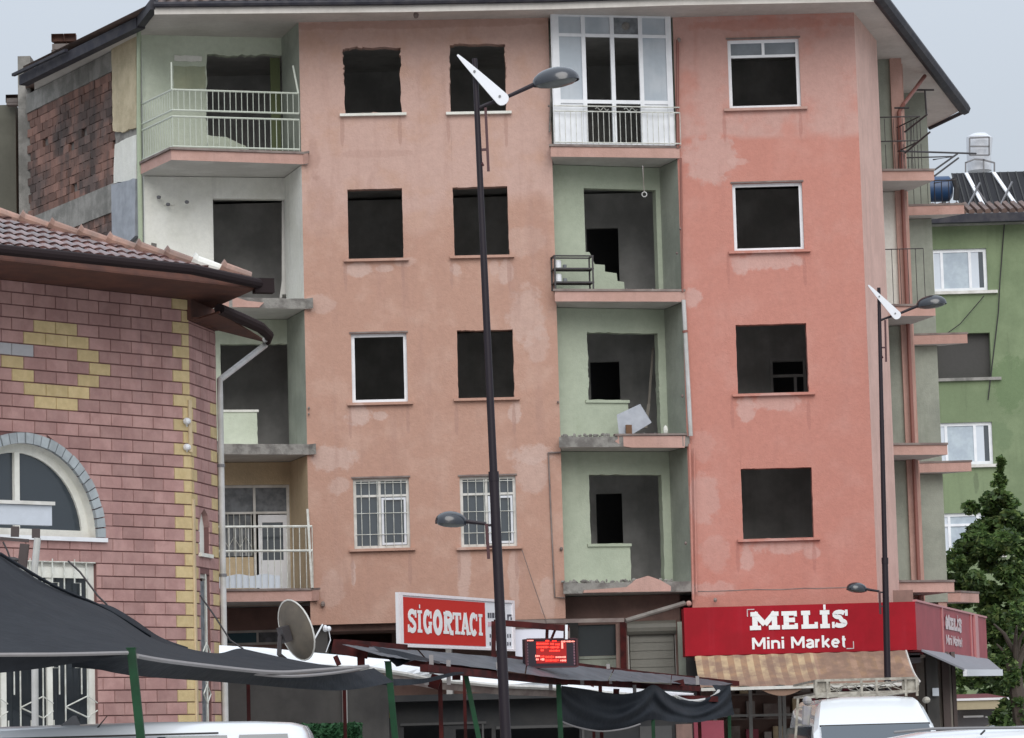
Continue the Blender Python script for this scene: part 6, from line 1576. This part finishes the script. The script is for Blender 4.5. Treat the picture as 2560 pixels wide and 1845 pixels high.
# ================================================================== VEHICLES
def loft(b, st, m=0):
    """st: list of (x, [(y,z)...]) sections"""
    rows = [[Vector((x, y, z)) for y, z in sec] for x, sec in st]; b.grid(rows, m); b.poly(rows[0], m); b.poly(rows[-1], m)
def wheel(par, x, y, r=.33):
    q = MB(); q.tube([(x, y-.1, r), (x, y+.1, r)], r, 20); w = q.build('wheel', M_RUB, par); q = MB(); q.tube([(x, y-.115, r), (x, y+.115, r)], r*.6, 14); q.build('rim', M_TRIM, w)
def sidecar(name, label, cat, x0, x1, yc, hw, H, belt, mp, prof, hood=None, group=None):
    """car seen from the side, length along X; prof = roof line [(f, z)]"""
    car = thing(name, label, cat, ((x0+x1)/2, yc, 0), group); L = x1-x0; sec = []
    for f, zt_ in prof:
        x = x0+f*L; tw = hw*(.80 if zt_ > belt+.2 else .98)
        sec.append((x, [(yc-hw*.96, .3), (yc-hw, .6), (yc-hw, belt), (yc-tw-.02, zt_-.16), (yc-tw+.1, zt_-.05), (yc-tw*.5, zt_), (yc+tw*.5, zt_), (yc+tw-.1, zt_-.05), (yc+tw+.02, zt_-.16), (yc+hw, belt), (yc+hw, .6), (yc+hw*.96, .3)]))
    b = MB(); loft(b, sec); b.build('body', mp, car, smooth='auto'); return car
def glassband(car, x0, x1, yc, hw, z0, z1, zoff, cuts, m=M_CARG):
    for a, c in cuts:
        b = MB(); xa, xb = x0+(x1-x0)*a, x0+(x1-x0)*c
        for s_ in (-1, 1):
            y0 = yc+s_*(hw+.012); y1 = yc+s_*(hw*.80+.04); b.prism([(xa, y0, z0), (xb, y0, z0), (xb-.03, y1, z1), (xa+.03, y1, z1)], (0, -s_*.01, 0))
        b.build('side_window', m, car)
# white people carrier at the left
xr = At(757, 1830, 34).x; xl = xr-4.6; ycv = 34.9; H = At(500, 1805, 34).z+.01
mpv = sidecar('parked_minivan', 'white minivan roof with shark fin aerial at the bottom left', 'minivan', xl, xr+1.2, ycv, .93, H, 1.05, M_CARW,
              [(0, .8), (.01, 1.2), (.06, H-.12), (.2, H), (.5, H+.01), (.70, H-.012), (.765, H-.035), (.788, H-.075), (.797, H-.16), (.82, 1.1), (.83, .8)])
glassband(mpv, xl, xr, ycv, .93, 1.1, H-.155, 0, ((.08, .34), (.36, .64), (.655, .83), (.845, .97)))
b = MB(); b.bar((xl+.3, ycv-.80, H-.13), (xr-.9, ycv-.80, H-.13), .018, .02); b.build('roof_rail', M_RUB, mpv)
b = MB(); p = At(178, 1822, 34.5); b.prism([(p.x-.12, p.y, H-.005), (p.x+.1, p.y, H-.005), (p.x+.05, p.y, H+.1), (p.x+.02, p.y, H+.1)], (0, .05, 0)); b.build('shark_fin_aerial', M_TRIM, mpv)
b = MB(); p = At(236, 1838, 34.3); b.tube([(p.x, 34.3, H-.08), At(250, 1812, 34.3), At(268, 1790, 34.3)], [.012, .008, .004], 5); b.build('whip_aerial', M_RUB, mpv)
for x in (xl+.8, xr-.75):
    for y in (ycv-.82, ycv+.82): wheel(mpv, x, y)
# car bottom right
H2 = At(2420, 1818, 27).z; xl = At(2120, 1840, 27).x; xr = xl+3.9
c2 = sidecar('parked_car', 'white car with grey roof edge at the bottom right corner', 'car', xl-.9, xr, 27.9, .88, H2, 1.0, M_CARW,
             [(0, .7), (.02, .9), (.12, 1.02), (.19, H2-.22), (.25, H2-.10), (.34, H2-.03), (.5, H2), (.75, H2), (.93, H2-.06), (.98, 1.1), (1, .8)])
glassband(c2, xl-.2, xr, 27.9, .88, 1.02, H2-.2, 0, ((.12, .4), (.42, .7), (.72, .92)))
b = MB(); b.tube([At(2235, 1831, 27.3), At(2330, 1822, 27.3), At(2440, 1820, 27.3), At(2600, 1819, 27.3)], .014, 6); b.build('roof_rail', M_TRIM, c2)
b = MB(); b.bar(At(2452, 1836, 27.15), At(2462, 1826, 27.2), .012); b.build('door_seam', M_RUB, c2)
for x in (xl+.1, xr-.7):
    for y in (27.1, 28.7): wheel(c2, x, y)
# dark car in the side street
c3 = sidecar('dark_car', 'dark parked car low behind the corner pillar at the right', 'car', At(2385, 1800, 74).x, At(2385, 1800, 74).x+3.6, 74, .85, 1.8, 1.1, M_CARB,
             [(0, .8), (.03, 1.1), (.1, 1.62), (.25, 1.8), (.6, 1.8), (.78, 1.6), (.88, 1.1), (1, .9)])
glassband(c3, At(2385, 1800, 74).x, At(2385, 1800, 74).x+3, 74, .85, 1.12, 1.6, 0, ((.12, .45), (.48, .85)))
for dx in (.6, 2.9):
    for y in (73.3, 74.7): wheel(c3, At(2385, 1800, 74).x+dx, y)
# van facing the camera with a roof rack
vx0, vx1 = At(2020, 1800, 46.5).x, At(2338, 1800, 46.5).x; vc = (vx0+vx1)/2; vw = (vx1-vx0)/2
van = thing('white_van', 'white high roof van with a cream roof rack facing the camera', 'van', (vc, 48, 0))
zt4 = At(2170, 1741, 46.9).z; zg4 = At(2180, 1812, 46.2).z
secs = []
for y, zt_, hw_t, zb4 in ((44.6, .95, .86, .35), (44.7, 1.08, .9, .3), (45.6, 1.22, .93, .3), (46.15, zg4, .90, .3), (46.2, zg4+.02, .90, .3), (46.75, zt4-.05, .80, .3), (46.95, zt4, .76, .3), (50.5, zt4+.01, .76, .3), (51.2, zt4-.04, .76, .3)):
    k = vw/.94; hw_ = hw_t*k; secs.append((y, [(vc-vw*.97, zb4), (vc-vw, .7), (vc-vw, min(1.15, zt_-.06)), (vc-hw_-.0, max(zt_-.12, min(1.16, zt_-.05))), (vc-hw_+.08, zt_-.03), (vc-hw_*.5, zt_), (vc+hw_*.5, zt_), (vc+hw_-.08, zt_-.03), (vc+hw_, max(zt_-.12, min(1.16, zt_-.05))), (vc+vw, min(1.15, zt_-.06)), (vc+vw, .7), (vc+vw*.97, zb4)]))
b = MB(); rows = [[Vector((x, y, z)) for x, z in sec] for y, sec in secs]; b.grid(rows); b.poly(rows[0]); b.poly(rows[-1]); b.build('body', M_CARW, van, smooth='auto')
b = MB(); b.prism([(vc-vw*.88, 45.55, 1.25), (vc+vw*.88, 45.55, 1.25), (vc+vw*.84, 46.12, zg4-.02), (vc-vw*.84, 46.12, zg4-.02)], (0, -.02, .02)); b.build('windscreen', M_CARG, van)
b = MB(); b.bar((vc-vw*.86, 46.12, zg4), (vc+vw*.86, 46.12, zg4), .03, .03); b.build('windscreen_seal', M_RUB, van)
for s_ in (-1, 1):
    b = MB(); b.prism([(vc+s_*(vw+.006), 46.3, 1.2), (vc+s_*(vw+.006), 50.8, 1.2), (vc+s_*(vw*.93), 50.8, zg4-.0), (vc+s_*(vw*.93), 46.4, zg4)], (s_*.015, 0, 0)); b.build('side_window', M_CARG, van)
    for y in (45.3, 49.9): wheel(van, vc+s_*(vw-.12), y) if 0 else None
for s_ in (-1, 1):
    for y in (45.4, 49.9):
        q = MB(); q.tube([(vc+s_*(vw-.2), y, .34), (vc+s_*(vw+.0), y, .34)], .34, 20); w = q.build('wheel', M_RUB, van)
for s_ in (-1, 1):
    b = MB(); b.ell((vc+s_*vw*.72, 44.62, .78), (.17, .05, .12), 12, 4); b.build('headlight', M_BLADE, van)
    b = MB(); b.ell((vc+s_*(vw+.16), 45.6, 1.45), (.08, .06, .15), 8, 4); b.build('mirror', M_RUB, van)
b = MB(); b.box((vc-.5, 44.55, .35), (vc+.5, 44.62, .62)); b.build('bumper', M_TRIM, van)
# rack
rk = MB(); yr0, yr1 = 47.0, 50.8; zr1 = zt4+.06; zr2 = zt4+.25; wx = vw*.80
for z in (zr1, zr2): 
    rk.bar((vc-wx, yr0, z), (vc+wx, yr0, z), .04, .035); rk.bar((vc-wx, yr1, z), (vc+wx, yr1, z), .03); rk.bar((vc-wx, yr0, z), (vc-wx, yr1, z), .03); rk.bar((vc+wx, yr0, z), (vc+wx, yr1, z), .03)
for f in (-1, -.78, -.1, .2, .78, 1): rk.bar((vc+wx*f, yr0, zt4-.01), (vc+wx*f, yr0, zr2), .035)
for k in range(8): y = yr0+.5*k; rk.bar((vc-wx, y, zr1), (vc+wx, y, zr1), .025)
rk.build('roof_rack', M_RACK, van)
rk = MB()
for q in range(4):
    x_ = vc-wx*.76; pts = []
    while x_ < vc+wx*.76: pts.append((x_, yr0+.05+.2*q, random.uniform(zr1+.01, zr2-.02))); x_ += random.uniform(.07, .2)
    rk.tube(pts, random.uniform(.006, .012), 4)
for s_ in (-1, 1): rk.box((vc+s_*wx*.88-.12, yr0+.02, zr1), (vc+s_*wx*.88+.12, yr0+.1, zr2-.01))
rk.build('rope_bundle', M_RACK, van)
b = MB(); xl4 = At(1997, 1800, 46.6).x
b.bar(At(1995, 1746, 46.8), (xl4-.12, 46.8, .8), .035); b.bar(At(1997, 1769, 46.8), At(2012, 1769, 46.8), .03); b.bar(At(1995, 1812, 46.8), At(2012, 1812, 46.8), .03); b.build('ladder_rail', M_RACK, van)
b = MB(); c4 = At(2018, 1752, 46.7); b.ell(c4, (.07, .1, .07), 9, 3); b.tube([At(2018, 1765, 46.7), At(2014, 1812, 46.7)], [.07, .055], 8); b.build('wrapped_bundle', mat('grey wrap', (.27, .26, .28), .8, (.36, .34, .28), 5), van)
b = MB(); b.ell(At(2316, 1750, 47.2), (.06, .12, .05), 9, 3); b.build('wrapped_bundle', M_RACK, van)

# ================================================================== kiosk and trees at the right
ki = thing('kiosk_roof', 'low cream fronted kiosk with maroon tiled roof under the trees', 'kiosk', At(2440, 1800, 82))
pk = Pl(xy(2374, 1760, 82), xy(2545, 1760, 82)); b = MB(); r = pk.R(2376, 1751, 2520, 1773); b.pb(pk, *r, -2, 0); b.build('fascia', M_CREAMB, ki)
b = MB(); b.pb(pk, r[0], r[1]+.1, r[3]+.002, r[3]+.06, -2, .06); b.build('white_edge', M_PVC, ki)
b = MB(); rr = pk.R(2376, 1733, 2500, 1747); b.prism([pk.P(r[0], r[3]+.06, 0), pk.P(r[1], r[3]+.06, 0), pk.P(r[1]-.3, rr[3], -1.5), pk.P(r[0]+.1, rr[3], -1.5)], (0, .1, -.02)); b.build('roof', M_MAROON, ki)
b = MB(); b.pb(pk, r[0], r[1], .1, r[2]-.002, -2, -1); b.build('wall', M_INTD, ki)
b = MB(); b.pb(pk, *pk.R(2420, 1788, 2470, 1793), -.9, -.8); b.pb(pk, *pk.R(2475, 1789, 2530, 1793), -.9, -.8); b.each('light_tube', M_WSHEET, ki)

def leafmat(name, col):
    m = mat(name, col, .55, tuple(c*.6 for c in col), 2.0, fine=.3); t = m.node_tree; bs = t.nodes['Principled BSDF']; o = t.nodes['Material Output']
    tr = t.nodes.new('ShaderNodeBsdfTranslucent'); mx_ = t.nodes.new('ShaderNodeMixShader'); mx_.inputs[0].default_value = .4
    t.links.new(bs.inputs['Base Color'].links[0].from_socket, tr.inputs['Color']); t.links.new(bs.outputs[0], mx_.inputs[1]); t.links.new(tr.outputs[0], mx_.inputs[2]); t.links.new(mx_.outputs[0], o.inputs['Surface']); return m
LEAVES = [leafmat('tree leaf', (.12, .21, .06)), leafmat('tree leaf pale', (.26, .36, .12)), leafmat('tree leaf deep', (.065, .12, .042))]
def leafmass(b, c, r, n, s0, s1, rng, mi=3, shell=.55):
    for i in range(n):
        d = Vector((rng.gauss(0, 1), rng.gauss(0, 1), rng.gauss(0, 1))).normalized(); k = shell+(1-shell)*rng.random() if rng.random() < .75 else rng.random()
        p = c+Vector((d.x*r[0], d.y*r[1], d.z*r[2]))*k
        s_ = rng.uniform(s0, s1); a = Vector((rng.gauss(0, 1), rng.gauss(0, 1), rng.gauss(0, .5)-.2)).normalized(); e_ = a.cross(Vector((rng.gauss(0, 1), rng.gauss(0, 1), rng.gauss(0, 1)))).normalized()
        b.add([p-a*s_, p+e_*s_*.5, p+a*s_, p-e_*s_*.5], [(0, 1, 2, 3)], rng.choices(range(mi), (5, 2, 4)[:mi])[0])
def broad(name, label, X, Y, zt_, cl, n, par=None, s=(.09, .2), seed=1, group='trees by the side street'):
    rng = random.Random(seed); t = thing(name, label, 'tree', (X, Y, 0), group)
    b = MB(); b.tube([(X, Y, 0), (X+.1, Y, 1.5), (X-.05, Y, 3), (X+.1, Y, zt_*.75)], [.22, .18, .14, .04], 9)
    for k in range(9):
        z = 3.2+k*(zt_*.75-3.2)/9; a = rng.uniform(0, 6.28); L = (1.1-k*.07)*min(1, zt_/6)
        b.tube([(X, Y, z), (X+math.cos(a)*L*.5, Y+math.sin(a)*L*.5, z+.4), (X+math.cos(a)*L, Y+math.sin(a)*L, z+.6)], [.06, .04, .015], 6)
    b.build('trunk', M_BARK, t); b = MB()
    for (u, v, ru, rv, dY, w) in cl:
        c = At(u, v, Y+dY); k = Y/FPX; m_ = max(1, int(n*w*ru*rv/2500.))
        # several lumps per cluster
        for q in range(12):
            d = Vector((rng.gauss(0, .46), rng.gauss(0, .46), rng.gauss(0, .46))); c2_ = c+Vector((d.x*ru*k, d.y*ru*k, d.z*rv*k)); f = rng.uniform(.24, .48)
            leafmass(b, c2_, (ru*k*f, ru*k*f, rv*k*f), m_//12+1, *s, rng)
    b.build('crown', LEAVES, t, fix=False); return t
cl1 = [(2502, 1165, 6, 22, 0, 6), (2502, 1200, 16, 26, 0, 3), (2505, 1245, 42, 32, 0, 1.3), (2490, 1300, 60, 44, .3, 1.3), (2560, 1300, 60, 46, 0, 1.2), (2500, 1350, 66, 44, 0, 1.2), (2440, 1345, 44, 36, 0, 1), (2450, 1380, 55, 50, 0, 1), (2530, 1390, 80, 70, 0, 1), (2400, 1400, 45, 40, 0, .9),
       (2375, 1430, 34, 30, 0, .9), (2460, 1470, 80, 60, 0, 1), (2560, 1480, 80, 70, 0, 1), (2400, 1500, 50, 40, .5, 1), (2500, 1560, 80, 60, 0, 1), (2590, 1580, 70, 80, 0, 1), (2480, 1640, 70, 55, .5, 1), (2560, 1680, 80, 60, 0, 1), (2430, 1700, 60, 40, 1, .8), (2500, 1750, 60, 40, 1, .7)]
broad('leafy_tree', 'tall leafy tree with a pointed top before the green block', 15.4, 86, 9.5, cl1, 1500, s=(.06, .14), seed=3)
cl2 = [(2545, 1545, 26, 60, 0, 1), (2520, 1650, 22, 50, 0, 1), (2535, 1720, 40, 60, 0, 1), (2550, 1790, 50, 50, 0, 1), (2500, 1800, 30, 40, 0, .8), (2530, 1845, 50, 30, 0, .8)]
broad('young_tree', 'slim lighter green young tree at the right picture edge', At(2545, 1800, 66).x, 66, 3.6, cl2, 600, s=(.05, .1), seed=5)
